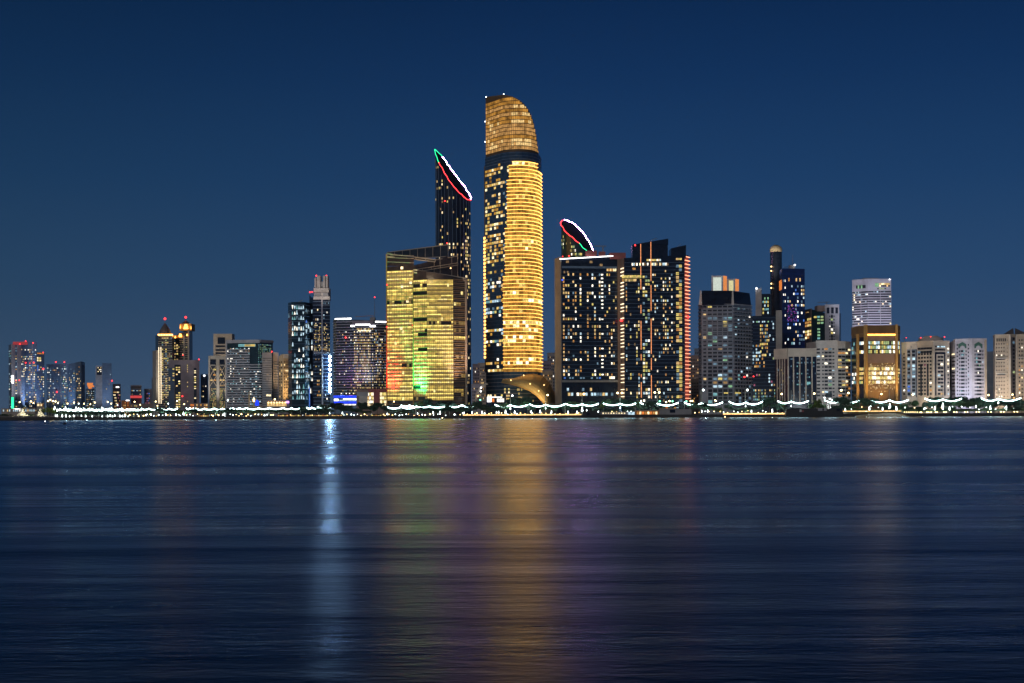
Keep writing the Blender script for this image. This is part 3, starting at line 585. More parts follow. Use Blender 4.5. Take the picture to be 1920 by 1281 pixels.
for k in range(57):
    py = 697 - k * 6.93
    wr = next((v for y, v in white_rows.items() if abs(y - (py - 3.4)) < 3.5), None); base = R.uniform(.6, 1.)
    for i, f in enumerate(b.fa):
        if i == 0: continue
        n_ = 3 if i == 1 else 2
        x0, x1 = b.pxs[i], b.pxs[i + 1]
        for q in range(n_):
            a, c = x0 + (x1 - x0) * q / n_, x0 + (x1 - x0) * (q + 1) / n_; mid = (a + c) / 2
            if mid < left(py) or py - 6.9 < archpy(mid): continue
            t0, t1 = f.at(a), f.at(c)
            if q == 0: t0 = 0
            if q == n_ - 1: t1 = f.L
            f.box(lb, t0, t1, zs[k] + 3.1, zs[k] + 3.4, .03, 1.1)
            f.quad(mb, t0, t1, zs[k] + 3.45, zs[k + 1], .10)
            if wr and wr[0] <= mid <= wr[1] and R.random() < wr[2]: m = R.choice(['room_white_room', 'room_warmhi', 'room_goldhi', 'room_goldhi'])
            elif R.random() < .022: m = 'room_goldhi'
            else: m = 'room_goldfloor' if base > .93 or R.random() < .10 else 'room_golddim'
            w = (t1 - t0)
            b.addwin(f, t0 + .12, t1 - .12, zs[k], zs[k] + 2.9, m, .16)
b.part('balcony_lights', lb, 'led_gold', label='gold light lines along the balcony edges'); b.part('spandrel', mb, 'bronze')
f = b.fa[0]; b.bands([0], zs, .28, .35, 'deepblue', name='floor_bands', px=(911, 944))
for k in range(57):
    row = R.choice((.2, .5, .7, .85, .95)) if k > 28 else R.choice((0, .2, .4, .6, .8)) if k > 20 else R.choice((0, 0, .15, .45, .8))
    py = 697 - k * 6.93; e = 944 if py > 0 else 944
    for q in range(8):
        if R.random() < row:
            cool = k in range(3, 27) and R.random() < .6
            t0 = f.L * q / 8; b.addwin(f, t0 + .3, t0 + f.L / 8 - .2, zs[k] + .6, zs[k] + 3.1, 'room_' + R.choice(['cool', 'white_room', 'cooldim', 'teal_room'] if cool else ['warm', 'warmhi', 'yellow', 'goldhi', 'goldfloor', 'goldfloor', 'golddim']), .16)
    f1 = b.fa[1]
    for q in range(3):
        x = 944 + 4 * q + 2
        if x < left(py) and R.random() < row * .7: b.addwin(f1, f1.L * q / 3 + .3, f1.L * (q + 1) / 3 - .2, zs[k] + .6, zs[k] + 3.1, 'room_' + R.choice(['warm', 'yellow', 'cooldim', 'warmhi']), .16)
mb = MB(); fl_ = Fa((f.a.x - 1.3, f.a.y + 3), (f.a.x, f.a.y))
for k in range(4, 57): 
    if k < 38: fl_.box(mb, .1, fl_.L, zs[k], zs[k] + 2.2, 0, .8)
b.part('edge_lights', mb, 'led_gold', label='gold lights down the left edge'); mb = MB(); fl_.box(mb, .2, fl_.L - .1, b.z(697), b.z(300), -5, .0); b.part('edge_fin', mb, 'bronze')
b.bands(list(range(9)), [b.z(y) for y in (752, 745, 738, 731, 724, 717, 710, 703)], .4, .5, 'greypale', name='base_bands'); b.grid(0, 914, 943, 738, 757, 7, 3, .8, .6, pk(.3, ['warm', 'warmhi', 'yellow'])); b.grid(1, 945, 956, 727, 757, 3, 5, .8, .6, pk(.8, ['yellow', 'warmhi', 'warm'])); b.grid(3, 969, 979, 727, 757, 4, 4, .7, .5, pk(.4, ['yellow', 'warm'])); b.grid(5, 992, 1000, 735, 755, 3, 3, .7, .5, pk(.4, ['yellow', 'warm']))
for px, py in ((911.5, 182), (944.5, 176.5), (909.5, 228), (909.5, 266)): b.beacon(px, py, .55, 'led_white', dY=-2)
b.done()
# gold shell canopy beside its foot
s = empty('shell_canopy', (ray(995) * 1425, 1425, G), 'ribbed golden shell canopy at the foot of the tallest tower', 'canopy')
def shell(name, top, bot, Y0, Y1, mat, nn=26, sag=9):
    mb = MB(); rows = []
    for i in range(nn + 1):
        t = i / nn; px, py = top(t); qx, qy = bot(t); row = []
        for j in range(9):
            u = j / 8; x, y = px + (qx - px) * u, py + (qy - py) * u - 5 * math.sin(math.pi * u) * (1 - t * .5); Y = Y0 + (Y1 - Y0) * u - sag * math.sin(math.pi * u)
            row.append(at(x, y, Y))
        rows.append(row)
    for r0, r1 in zip(rows, rows[1:]):
        for j in range(8): mb.face([r0[j], r1[j], r1[j + 1], r0[j + 1]])
    return build(mb, name, mat, s, smooth=True), rows
def bez(p, q): 
    def f(t):
        n = len(p) - 1; k = min(int(t * n), n - 1); u = t * n - k
        return (p[k][0] + (p[k + 1][0] - p[k][0]) * u, p[k][1] + (p[k + 1][1] - p[k][1]) * u)
    return f
o, rows = shell('roof_shell', bez([(946, 715), (965, 710), (985, 703), (1003, 702), (1018, 706), (1030, 718), (1038, 735), (1041, 757)], 0), bez([(940, 717), (960, 721), (978, 726), (992, 732), (1004, 740), (1012, 748), (1018, 754), (1022, 760)], 0), 1432, 1412, 'bronzeshell')
mb = MB()
for r0 in rows[1:]: mb.tube([p + Vector((0, -.4, .4)) for p in r0], .16, 4)
build(mb, 'ribs', 'goldwall', s)
mb = MB(); mb.tube([r0[0] for r0 in rows], .5, 5); mb.tube([r0[-1] for r0 in rows], .6, 5); build(mb, 'rim', 'goldwall', s)
for px, py in ((958, 713), (982, 704), (1010, 733), (1020, 722), (994, 720)):
    mb = MB(); mb.ball(at(px, py, 1409), .5); build(mb, 'lamp', 'lamp_warm', s)
s = empty('arch_canopy', (ray(897) * 1420, 1420, G), 'small curved white canopy left of the tallest tower', 'canopy')
mb = MB(); pr = [(890, 762), (890, 748), (893, 736), (899, 726), (908, 719), (913, 718)]
for (a, c), (d, e) in zip(pr, pr[1:]): mb.hexa([at(a, c, 1415), at(d, e, 1415), at(d, e, 1435), at(a, c, 1435)], [at(a + 4, c + 2.5, 1415), at(d + 3, e + 4, 1415), at(d + 3, e + 4, 1435), at(a + 4, c + 2.5, 1435)])
build(mb, 'roof_shell', 'sand', s)
for px, py, m in ((902, 727, 'led_white'), (901.5, 734, 'led_white'), (900.5, 750, 'lamp_green'), (896, 743, 'lamp_warm')):
    mb = MB(); mb.ball(at(px, py, 1414), .7); build(mb, 'lamp', m, s)
s = T('entrance_pavilion', 'glass entrance with white lit sign by the foot of tallest tower', (912, 946, 1400), 744, 14, 'navyglass')
s.strip(0, 913, 941, 744.3, 745.8, 'sign_white', 'light_bar', .9); s.strip(0, 913, 921, 746, 754, 'sign_white', 'sign', 1.1); s.grid(0, 922, 945, 746.5, 755, 5, 1, .9, .8, pk(.9, ['warmhi', 'white_room', 'orange'])); s.done()
# small background blocks around it
for px0, px1, py, Y, w, lab in [(886, 899, 684, 1900, 'mauve', 'distant mauve block left of the tallest tower'), (896, 911, 682, 2000, 'sand', 'distant beige block behind the white arch canopy'),
        (884, 902, 722, 1750, 'lilac', 'low lilac block behind the dark ring tower foot'), (1018, 1034, 678, 1800, 'lilac', 'distant lilac stepped block right of the tallest tower'), (1026, 1043, 663, 1950, 'grey', 'far grey block with roof grid beside the dark slab'), (1014, 1036, 697, 1700, 'cream', 'cream block with small windows behind the shell canopy'),
        (1036, 1043, 736, 1600, 'cream', 'narrow lit block between shell canopy and dark slab'), (1291, 1314, 668, 1800, 'pinkbrown', 'plain pink-brown block right of the neon lined slab'), (1296, 1316, 712, 1600, 'beige', 'lower beige block with vertical slots beside the twin lit crowns'), (1302, 1316, 655, 1850, 'bluegrey', 'rounded blue-grey block behind the plain pink-brown block')]:
    b = T('apartment_block', lab, (px0, px1, Y), py, 24, w, roof=w); nx = max(3, int((px1 - px0) / 3)); nz = max(4, int((760 - py) / 6))
    b.grid(0, px0 + 1, px1 - 1, py + 4, 762, nx, nz, .5, .45, pk(.16, ['warm', 'warmdim', 'white_room', 'amber'], 'window_glass', .3, .3)); b.done()

# ================================================================== two dark residential slabs
b = T('residential_tower', 'dark slab with concrete left flank and white roof light line', [(1041.5, 1415), (1053, 1392), (1160, 1400)], [484, 485, 477], 26, 'blackglass')
b.strip(0, 1041.6, 1053, 481, 762, 'concrete', 'flank_wall', .6); b.strip(1, 1158, 1164.5, 474, 762, 'brown', 'end_wall', 1.3, -4)
mb = MB(); f = b.fa[1]; mb.bar(f.p(f.at(1050), b.z(486), .9), f.p(f.at(1153), b.z(479), .9), .5, 4); b.part('roof_light', mb, 'led_white')
b.strip(1, 1054, 1157, 499, 503, 'bluewall', 'cornice', 1.4); zs = fl(b.z(706), b.z(503), 28); b.bands(1, zs[:-1], .3, .35, 'deepblue', px=(1053, 1158))
b.grid(1, 1055, 1156, 488, 499, 16, 2, .85, .8, pk(.10, ['cool', 'warmdim'], 'window_glass')); b.grid(1, 1054, 1070, 508, 512.5, 5, 1, .9, .9, pk(.7, ['warm', 'warmdim'])); b.grid(1, 1135, 1156, 502.5, 508, 7, 1, .9, .9, pk(.95, ['amber', 'warm', 'warmhi']))
b.grid(1, 1055, 1127, 511, 706, 16, 28, .62, .62, pk(.36, MIX + ['warm', 'amber', 'white_room'], None, .95, .45)); b.grid(1, 1133, 1157, 511, 706, 6, 28, .6, .62, pk(.24, MIX)); b.grid(1, 1127, 1132, 511, 706, 1, 28, .8, .38, pk(.85, ['white_room']), .2)
b.strip(1, 1053.5, 1158, 713, 717, 'concrete', 'podium_ledge', 2.5); b.strip(1, 1054, 1127, 706, 711.5, 'tealglass', 'podium_glass', .4); b.grid(1, 1135, 1156, 705.5, 711, 6, 1, .9, .9, pk(.95, ['white_room', 'warmhi'])); b.grid(1, 1056, 1127, 707, 711, 14, 1, .7, .8, pk(.5, ['cooldim', 'blue_room', 'cooldim']), .5)
b.grid(1, 1062, 1110, 727, 734, 10, 1, .8, .8, pk(.7, ['warmdim', 'cooldim', 'warm', 'cool'])); b.grid(1, 1064, 1150, 736, 743, 16, 1, .8, .8, pk(.55, ['white_room', 'cooldim', 'warm', 'cool']))
b.box_on_roof(1099, 1120, 470, 480, 'redwall', 'plant_room', (4, 12)); b.box_on_roof(1144, 1174, 474, 486, 'redwall', 'plant_room', (6, 14)); b.box_on_roof(1124, 1136, 472, 480, 'redwall', 'plant_room', (3, 8))  # red light on the plant rooms put into their wall colour
mb = MB(); mb.bar(at(1130.5, 478, 1402), at(1130.5, 462, 1402), .8, 4); mb.bar(at(1114, 461.5, 1402), at(1137, 461.5, 1402), .6, 4); b.part('maintenance_crane', mb, 'steel'); b.beacon(1067, 480, 1.1); b.beacon(1055, 481, .8); b.beacon(1165, 601, 2.0); b.beacon(1054.5, 525, .8, 'led_blue'); b.done()
b = T('residential_tower', 'dark slab with vertical orange neon lines and glowing pink edge dashes', [(1165, 1398), (1171, 1385), (1284, 1385), (1292, 1396)], [486, 484, 478, 479], 28, 'blackglass')
b.box_on_roof(1187, 1253, 459, 486, 'blackglass', 'upper_block', (-.6, 20)); b.box_on_roof(1259, 1287, 466, 484, 'blackglass', 'upper_block', (-.4, 20))
mb = MB(); Y = b.refY - .6
mb.hexa([at(1187, 459.5, Y), at(1253, 459.5, Y), at(1253, 459.5, Y + 20), at(1187, 459.5, Y + 20)], [at(1187, 458.5, Y), at(1253, 447.5, Y), at(1253, 447.5, Y + 20), at(1187, 458.5, Y + 20)])
mb.hexa([at(1259, 466.5, Y), at(1286.5, 466.5, Y), at(1286.5, 466.5, Y + 20), at(1259, 466.5, Y + 20)], [at(1259, 465.5, Y), at(1286.5, 459.5, Y), at(1286.5, 459.5, Y + 20), at(1259, 465.5, Y + 20)]); b.part('slanted_parapet', mb, 'blackglass')
zs = fl(b.z(758), b.z(486), 39); b.bands([1], zs[:-1], .28, .35, 'bluewall')
def broken(px, segs, mat):
    for y0, y1 in segs: b.strip(1, px - .55, px + .55, y0, y1, mat, 'neon_line', 1.3, .5)
broken(1202, [(458, 495), (500, 516), (524, 543), (572, 588), (602, 656), (664, 676), (702, 708), (717, 746)], 'led_orange'); broken(1221, [(454, 527), (535, 583), (598, 664), (672, 694), (704, 748)], 'led_orange')
mb = MB(); f = b.fa[2]
for k in range(39):
    y = 481 + k * 7.0; f.box(mb, .3, f.L, b.z(y + .8), b.z(y), .2, 1.6); 
b.part('edge_dashes', mb, 'led_pink', label='pink white light dashes up the right edge'); b.strip(2, 1284.5, 1291.5, 481, 752, 'redwall', 'edge_wall', .15)
mb = MB(); f = b.fa[0]
for k in range(38):
    y = 502 + k * 6.7
    if R.random() < .8: f.box(mb, f.L * .2, f.L, b.z(y + 1.2), b.z(y), .2, 1.4)
b.part('edge_dashes', mb, 'led_warm'); b.strip(0, 1165.5, 1170.8, 484, 752, 'brown', 'edge_wall', .12)
b.grid(1, 1213, 1240, 484.5, 490, 10, 1, .95, .9, pk(.95, ['yellow', 'warm', 'cool', 'white_room'])); b.grid(1, 1185, 1254, 493, 498.5, 24, 1, .9, .9, pk(.9, ['white_room', 'warmhi', 'cool', 'warmdim'])); b.grid(1, 1166.5, 1203, 516, 522, 12, 1, .9, .9, pk(.95, ['yellow', 'warm', 'yellow'])); b.grid(1, 1167, 1203, 523, 528.5, 12, 1, .9, .9, pk(.85, ['warm', 'amber', 'yellowdim'])); b.grid(1, 1180, 1202, 502, 507, 7, 1, .8, .9, pk(.8, ['amber', 'warm']))
b.grid(1, 1205, 1219, 516, 755, 3, 34, .8, .6, pk(.5, ['cool', 'lime', 'yellow', 'white_room', 'cooldim'], None, .3, .6)); b.grid(1, 1268, 1279, 482, 755, 2, 39, .95, .72, pk(.72, ['yellow', 'yellow', 'warm', 'amber', 'cooldim'], None, .1, .5)); b.grid(1, 1173, 1200, 530, 755, 7, 32, .6, .62, pk(.27, MIX + ['yellow'], None, .8, .8)); b.grid(1, 1223, 1266, 505, 755, 11, 36, .58, .6, pk(.22, MIX, None, .8, .8))
b.beacon(1191, 460, 1.2); b.beacon(1290, 594.5, 1.7); mb = MB(); mb.bar(at(1217, 452, 1390), at(1231, 447, 1390), .4, 4); mb.bar(at(1270, 463, 1390), at(1277, 457, 1390), .3, 4); b.part('maintenance_crane', mb, 'steel'); b.done()
# ================================================================== right-hand group
b = T('apartment_tower', 'grey gridded tower with two bright white and orange roof portals', [(1310, 1420), (1316, 1410), (1375, 1405), (1409.5, 1428)], [571, 571, 571, 573], 26, 'coolgrey')
Y = b.refY + .4; mb = MB()
mb.hexa([at(1313, 572, Y), at(1373, 572, Y), at(1408.5, 572, Y + 20), at(1408, 572, Y + 40), at(1316, 572, Y + 26)], [at(1316.5, 545, Y + 3), at(1370.5, 545, Y + 3), at(1405.5, 550, Y + 20), at(1404, 550, Y + 38), at(1319, 545, Y + 24)]); b.part('sloped_roof', mb, 'navyglass')
mb = MB()
for a0, a1, c0, c1 in ((1310, 1316.2, 1312.8, 1315.2), (1371.5, 1376.5, 1372.6, 1375)): mb.hexa([at(a0, 572, Y - 1.5), at(a1, 572, Y - 1.5), at(a1, 572, Y + 4), at(a0, 572, Y + 4)], [at(c0, 545, Y + 1), at(c1, 545, Y + 1), at(c1, 545, Y + 5), at(c0, 545, Y + 5)])
b.part('corner_pier', mb, 'pale')
def portal(x0, x1, xs, y0, y1, inner, side, Y):
    mb = MB(); D = 8; t = 3.2
    P = lambda x, y, d: at(x, y, Y + d)
    mb.hexa([P(x0, y0 + t, 0), P(x1, y0 + t, 0), P(x1, y0 + t, D), P(x0, y0 + t, D)], [P(x0, y0, 0), P(x1, y0, 0), P(x1, y0, D), P(x0, y0, D)])
    mb.hexa([P(x0, y1, 0), P(x0 + t, y1, 0), P(x0 + t, y1, D), P(x0, y1, D)], [P(x0, y0 + t, 0), P(x0 + t, y0 + t, 0), P(x0 + t, y0 + t, D), P(x0, y0 + t, D)])
    mb.hexa([P(x1 - t * .6, y1, 0), P(x1, y1, 0), P(x1, y1, D), P(x1 - t * .6, y1, D)], [P(x1 - t * .6, y0 + t, 0), P(x1, y0 + t, 0), P(x1, y0 + t, D), P(x1 - t * .6, y0 + t, D)])
    o = b.part('roof_portal', mb, 'white'); m2 = MB(); m2.hexa([P(x0 + t, y1, 5), P(x1 - t, y1, 5), P(x1 - t, y1, D - .2), P(x0 + t, y1, D - .2)], [P(x0 + t, y0 + t, 5), P(x1 - t, y0 + t, 5), P(x1 - t, y0 + t, D - .2), P(x0 + t, y0 + t, D - .2)]); b.part('glow_recess', m2, inner, parent=o)
    m3 = MB(); m3.hexa([P(x1 + .1, y1, 0), P(xs, y1, 5), P(xs, y1, D), P(x1 + .1, y1, D)], [P(x1 + .1, y0, 0), P(xs, y0 + 1, 5), P(xs, y0 + 1, D), P(x1 + .1, y0, D)]); b.part('orange_glow_side', m3, side, parent=o)
em('portal_white', (.86, .95, .82), .75, .12); em('portal_yellow', (.95, .86, .45), .75, .12); em('portal_orange', (1., .34, .10), .8, .15)  # light inside and beside the portals put in as glowing faces
portal(1334, 1356, 1363, 517, 546, 'portal_white', 'portal_orange', b.refY + 12); portal(1363.5, 1378.5, 1385.5, 523, 546, 'portal_yellow', 'portal_orange', b.refY + 16)
zs = fl(b.z(728), b.z(571), 23); b.bands([0, 1], zs, .7, .9, 'coolgrey'); b.bands([2], zs, .75, 1.3, 'greypale', name='balconies')
for px in (1326, 1335.5, 1345, 1355, 1365): b.strip(1, px - .5, px + .5, 571, 757, 'grey', 'pier', .8)
b.grid(1, 1326.5, 1374, 572, 728, 5, 22, .78, .6, pk(.42, ['cooldim', 'cooldim', 'yellowdim', 'warmdim', 'teal_room', 'yellow', 'cooldim', 'greenroom', 'cooldim', 'cool'], 'window_glass', .6, .6)); b.grid(1, 1317, 1326, 572, 728, 1, 22, .6, .55, pk(.3, ['warm', 'cooldim'], 'window_glass')); b.grid(2, 1377, 1408, 574, 728, 6, 22, .55, .5, pk(.10, COOL, 'window_glass')); b.grid(0, 1310.5, 1315.5, 576, 728, 1, 20, .7, .5, pk(.1, ['warmdim'], 'window_glass'))
b.grid(1, 1327, 1374, 729, 757, 5, 4, .86, .8, pk(.06, ['teal_room'], 'window_glass')); b.grid(2, 1378, 1408, 729, 757, 5, 4, .6, .7, pk(.15, ['cooldim'], 'window_glass')); b.strip(1, 1357, 1365, 736, 738, 'room_yellow', 'sign', 1.2); b.strip(2, 1378, 1386, 736, 738, 'room_yellow', 'sign', 1.8)
b.grid(1, 1330, 1366, 557, 563, 5, 1, .8, .8, pk(.15, ['warm'], 'window_glass'), -.6); b.beacon(1396, 707, 1.3, dY=-6); b.done()
b = T('office_block', 'flat-topped black glass block between gridded tower and pale pillar', (1409.5, 1456, 1425), 592, 26, 'navyglass')
b.bands(0, fl(b.z(757), b.z(596), 24), .25, .25, 'deepblue'); b.grid(0, 1411, 1453, 601, 605, 12, 1, .7, .7, pk(.6, ['cooldim', 'greenroom', 'cool'])); b.grid(0, 1425, 1443, 607, 690, 6, 12, .8, .6, pk(.55, ['amber', 'warm', 'yellow', 'cooldim', 'warmdim'])); b.grid(0, 1411, 1426, 645, 690, 5, 7, .8, .6, pk(.5, ['amber', 'cool', 'warm', 'cooldim'])); b.grid(0, 1442, 1455, 604, 690, 4, 12, .7, .6, pk(.2, ['lime', 'cool'])); b.grid(0, 1412, 1454, 700, 725, 9, 4, .6, .6, pk(.18, ['pinkroom', 'warmdim', 'cool'])); b.grid(0, 1412, 1454, 729, 752, 14, 4, .7, .6, pk(.55, ['cooldim', 'teal_room', 'yellowdim', 'warm', 'lime'])); b.beacon(1413, 706, 1.0); b.done()
b = T('office_tower', 'narrow dark tower with pale blank left end wall and roof lamp', (1417, 1446, 1520), 551, 22, 'navyglass')
b.strip(0, 1417, 1428.5, 541, 600, 'greypale', 'end_wall', .8, -16); b.grid(0, 1430, 1442, 556, 590, 4, 5, .8, .6, pk(.6, ['teal_room', 'cool', 'yellow', 'greenroom'])); b.beacon(1418.5, 541, 1., 'led_white'); b.beacon(1427, 539, .4, 'steel', mast=545); b.done()
# round tower with a domed cap
c = at(1456, 700, 1490); s = T.__new__(T); s.o = empty('round_tower', (c.x, c.y, G), 'slender dark cylindrical tower with pale domed cap, black tip', 'building'); k = 1490 / FP; r_ = 11 * k; s.refY = 1490 - r_; s.refpx = 1456; s.win = []; s.wname = 'window'
z0 = zz(1456, 473, 1490); mb = MB(); mb.cyl((c.x, c.y, G), r_, r_, z0 - G, 24); s.part('wall', mb, 'blackglass', smooth=False)
hh = zz(1456, 461, 1490) - z0; mb = MB(); mb.lathe((c.x, c.y, z0), [(r_ + .3, 0), (r_ + .3, hh * .45), (r_ * .96, hh * .66), (r_ * .8, hh * .86), (r_ * .55, hh * 1.0)], 24); s.part('dome', mb, 'cream', smooth=True)
mb = MB(); mb.lathe((c.x, c.y, z0 + hh), [(r_ * .56, -.05), (r_ * .3, hh * .13), (0, hh * .17)], 20); s.part('dome_tip', mb, 'dark')
mb = MB()
for y in (500, 508, 532, 540): mb.ball(at(1446.2, y, 1484), .7)
s.part('edge_lamps', mb, 'lamp_warm')
L = bpy.data.lights.new('dome_floodlight', 'SPOT'); L.energy = 120000; L.color = (1, .85, .6); L.spot_size = 1.1; L.spot_blend = .8; lo = bpy.data.objects.new('dome_floodlight', L); COL.objects.link(lo); lo.location = (c.x - 20, c.y - 45, z0 - 35); lo.rotation_euler = (Vector((c.x, c.y, z0 + 3)) - lo.location).to_track_quat('-Z', 'Y').to_euler()
b = T('office_tower', 'deep blue glass tower with violet lights and antenna on its roof', [(1462, 1475), (1467, 1455), (1509.5, 1460)], 503.5, 26, 'blueglass')
b.bands([1], fl(b.z(757), b.z(510), 34), .2, .25, 'navyglass'); b.strip(0, 1462.2, 1466.4, 524, 542, 'room_orange', 'lit_panel', .4)
b.grid(1, 1474.5, 1509, 521, 527.5, 10, 1, .72, .95, pk(.95, ['amber', 'warm', 'yellow'])); b.grid(1, 1476, 1509, 533, 640, 9, 15, .62, .55, pk(.38, ['cool', 'cooldim', 'blue_room', 'warm', 'white_room'], None, .4, .9, lambda u, v: .5 + u)); b.grid(1, 1476, 1496, 571, 603, 12, 11, .45, .4, pk(.5, ['violet', 'violet', 'pinkroom', 'blue_room'])); b.grid(1, 1468, 1474, 520, 650, 2, 10, .5, .3, pk(.6, ['cooldim', 'white_room'])); b.grid(1, 1480, 1508, 640, 655, 8, 2, .7, .6, pk(.6, COOL))
b.box_on_roof(1482, 1491, 497, 504, 'grey', 'plant_room', (8, 8)); b.beacon(1486.5, 478, .3, 'steel', dY=10, mast=500); b.beacon(1490.5, 497, .9, 'led_white', dY=6); mb = MB(); mb.bar(at(1469, 501, 1462), at(1483, 503, 1464), .4, 4); b.part('roof_crane', mb, 'steel'); b.done()
b = T('stair_tower', 'blank pale concrete shaft rising above the fin-fronted low block', (1455, 1466.5, 1410), 582, 14, 'stone'); b.done()
b = T('fin_building', 'low dark block behind tall beige vertical fins and heavy beige top', [(1453, 1386), (1477, 1372), (1530.5, 1372)], 655, 26, 'navyglass')
f = b.fa[0]; b.strip(0, 1453, 1477, 653.5, 673, 'sand', 'top_band', 1.4); b.strip(1, 1477, 1530.5, 653.5, 669, 'sand', 'top_band', 1.5)
for p in (1457.5, 1462.5, 1467, 1471.5): b.strip(0, p - .7, p + .7, 673, 755, 'sand', 'fin', .5)
for p in (1477.5, 1487.5, 1499, 1510.5, 1522): b.strip(1, p - 1.1, p + 1.1, 669, 755, 'sand', 'fin', 1.3)
b.grid(1, 1479, 1530, 670, 752, 18, 12, .5, .4, pk(.3, ['cooldim', 'teal_room', 'cooldim', 'cooldim'])); b.grid(1, 1513, 1519, 708, 713, 1, 1, .9, .9, pk(1, ['yellow'])); b.grid(1, 1512, 1520, 716, 721, 1, 1, .9, .9, pk(1, ['teal_room'])); b.grid(0, 1458, 1476, 690, 752, 6, 9, .5, .4, pk(.15, ['cooldim', 'yellowdim'])); b.done()
b = T('office_building', 'stepped block with gold lit stair, slanted blue glass front, pale shaft', [(1509.5, 1500), (1522.5, 1478), (1547, 1470), (1574, 1470), (1577, 1480)], [576, 578, 591, 572, 588], 26, 'pinkbrown', body=None)
for i, (y, m) in enumerate(((577, 'pinkbrown'), (None, 'tealglass'), (571, 'greypale'), (587, 'navyglass'))):
    q0, q1 = b.pts[i], b.pts[i + 1]; rr = q0.normalized() * 24
    z0, z1 = (b.z(y), b.z(y)) if y else (b.z(579), b.z(587)); bq = [q0, q1, q1 + rr, q0 + rr]; zt = [z0, z1, z1, z0]; mb = MB(); mb.hexa([(p.x, p.y, G) for p in bq], [(p.x, p.y, z) for p, z in zip(bq, zt)]); b.part('wall', mb, m)
b.grid(0, 1510, 1522, 594, 634, 3, 7, .8, .7, pk(.85, ['warmhi', 'yellow', 'warm', 'amber'])); b.grid(0, 1511, 1521, 580, 592, 3, 2, .4, .3, pk(.6, ['warm', 'amber'])); b.grid(1, 1526, 1545, 591, 637, 3, 8, .8, .6, pk(.65, ['lime', 'yellow', 'teal_room', 'greenroom'])); b.grid(2, 1558, 1562, 590, 640, 1, 8, .9, .6, pk(.8, ['yellow', 'white_room', 'lime'], 'window_glass')); b.grid(2, 1552, 1568, 590, 640, 2, 8, .28, .3, pk(.25, ['white_room'], 'window_glass')); b.grid(2, 1549, 1573, 577, 588, 3, 1, .6, 1, pk(0, ['warm'], 'window_glass'))
b.strip(2, 1559.2, 1561, 590, 640, 'blackglass', 'glazing', .1); b.box_on_roof(1533, 1548, 573, 584, 'pinkbrown', 'plant_room', (4, 14)); mb = MB(); mb.bar(at(1533, 567.5, 1480), at(1556, 566.5, 1480), .4, 4); mb.bar(at(1550, 567, 1480), at(1550, 573, 1480), .5, 4); b.part('maintenance_crane', mb, 'steel'); b.done()
b = T('apartment_block', 'pale rounded apartment block with rows of small and orange lit windows', [(1512, 1400), (1531, 1372), (1570, 1366), (1585, 1370), (1595, 1380)], 642, 26, 'pale', roof='pale')
b.strip(1, 1530.5, 1570, 638, 645, 'pale', 'parapet', .8); nz = 14
b.grid(1, 1531, 1538, 651, 745, 1, nz, .9, .42, pk(.08, ['cool'], 'window_glass')); b.grid(1, 1541, 1545, 651, 745, 1, nz, .85, .36, pk(.15, ['warmhi'], 'window_glass')); b.grid(1, 1545.5, 1560, 651, 745, 2, nz, .84, .5, pk(.4, ['cool', 'white_room', 'cooldim', 'amber', 'greenroom'], 'window_glass')); b.grid(1, 1560.5, 1565, 651, 745, 1, nz, .85, .36, pk(.05, ['cool'], 'window_glass')); b.grid(2, 1571, 1584.5, 652, 745, 2, nz, .9, .5, pk(.45, ['amber', 'warmhi', 'yellow', 'orange', 'warmdim'], 'window_glass', .4, .9)); b.grid(3, 1585, 1594, 652, 745, 2, nz, .9, .5, pk(.35, ['warmhi', 'yellow', 'lime', 'amber'], 'window_glass', .4, .9)); b.grid(0, 1514, 1530, 651, 745, 3, nz, .6, .4, pk(.1, ['cool'], 'window_glass'))
for px in (1551, 1557): 
    f = b.fa[1]; t = f.at(px); z = b.z(745); mb = MB(); pts = [f.p(t + 1.5 * math.cos(a), z + 3.2 + 1.5 * math.sin(a), .2) for a in [math.pi * k / 8 for k in range(9)]]; mb.face([f.p(t + 1.5, z, .2)] + pts + [f.p(t - 1.5, z, .2)]); b.part('arched_window', mb, 'tealglass')
b.done()
b = T('office_tower', 'pale striped tower with two faces rising behind the bronze block', [(1598.5, 1475), (1628, 1462), (1671.5, 1462)], [527, 525, 525], 26, 'lilac', roof='lilac')
nz = 14; z0, z1 = b.z(609), b.z(546)
def rowwin(fi, x0, x1, n, p): b.grid(fi, x0, x1, 545, 609, n, nz, 1.0, .5, pk(p, ['cool', 'white_room', 'cooldim', 'warmhi'], 'window_glass', .5, .8))
rowwin(0, 1598.7, 1614.5, 6, .13); rowwin(0, 1615.5, 1628, 5, .16); rowwin(1, 1628, 1650.5, 7, .12); rowwin(1, 1651.5, 1671, 7, .12)
b.grid(0, 1606, 1624, 534, 540, 6, 1, .95, 1, pk(.5, ['greenroom', 'teal_room'], 'window_glass')); b.grid(0, 1599, 1605, 534, 537, 2, 1, .9, .9, pk(.9, ['warm'])); b.grid(1, 1641, 1648, 531, 538, 2, 1, .95, 1, pk(.9, ['greenroom'])); b.grid(1, 1649, 1669, 531, 538, 6, 2, .9, .9, pk(.45, ['warmhi', 'warm'], 'window_glass')); b.grid(1, 1645, 1662, 540.5, 542.5, 5, 1, .9, 1, pk(.2, ['lime'], 'window_glass')); b.box_on_roof(1620, 1648, 521.5, 526, 'grey', 'plant_room', (4, 14)); b.strip(1, 1632, 1646, 522.5, 524, 'room_orange', 'roof_lamp', -4, -5); b.beacon(1668, 524, .5, 'led_white'); b.done()
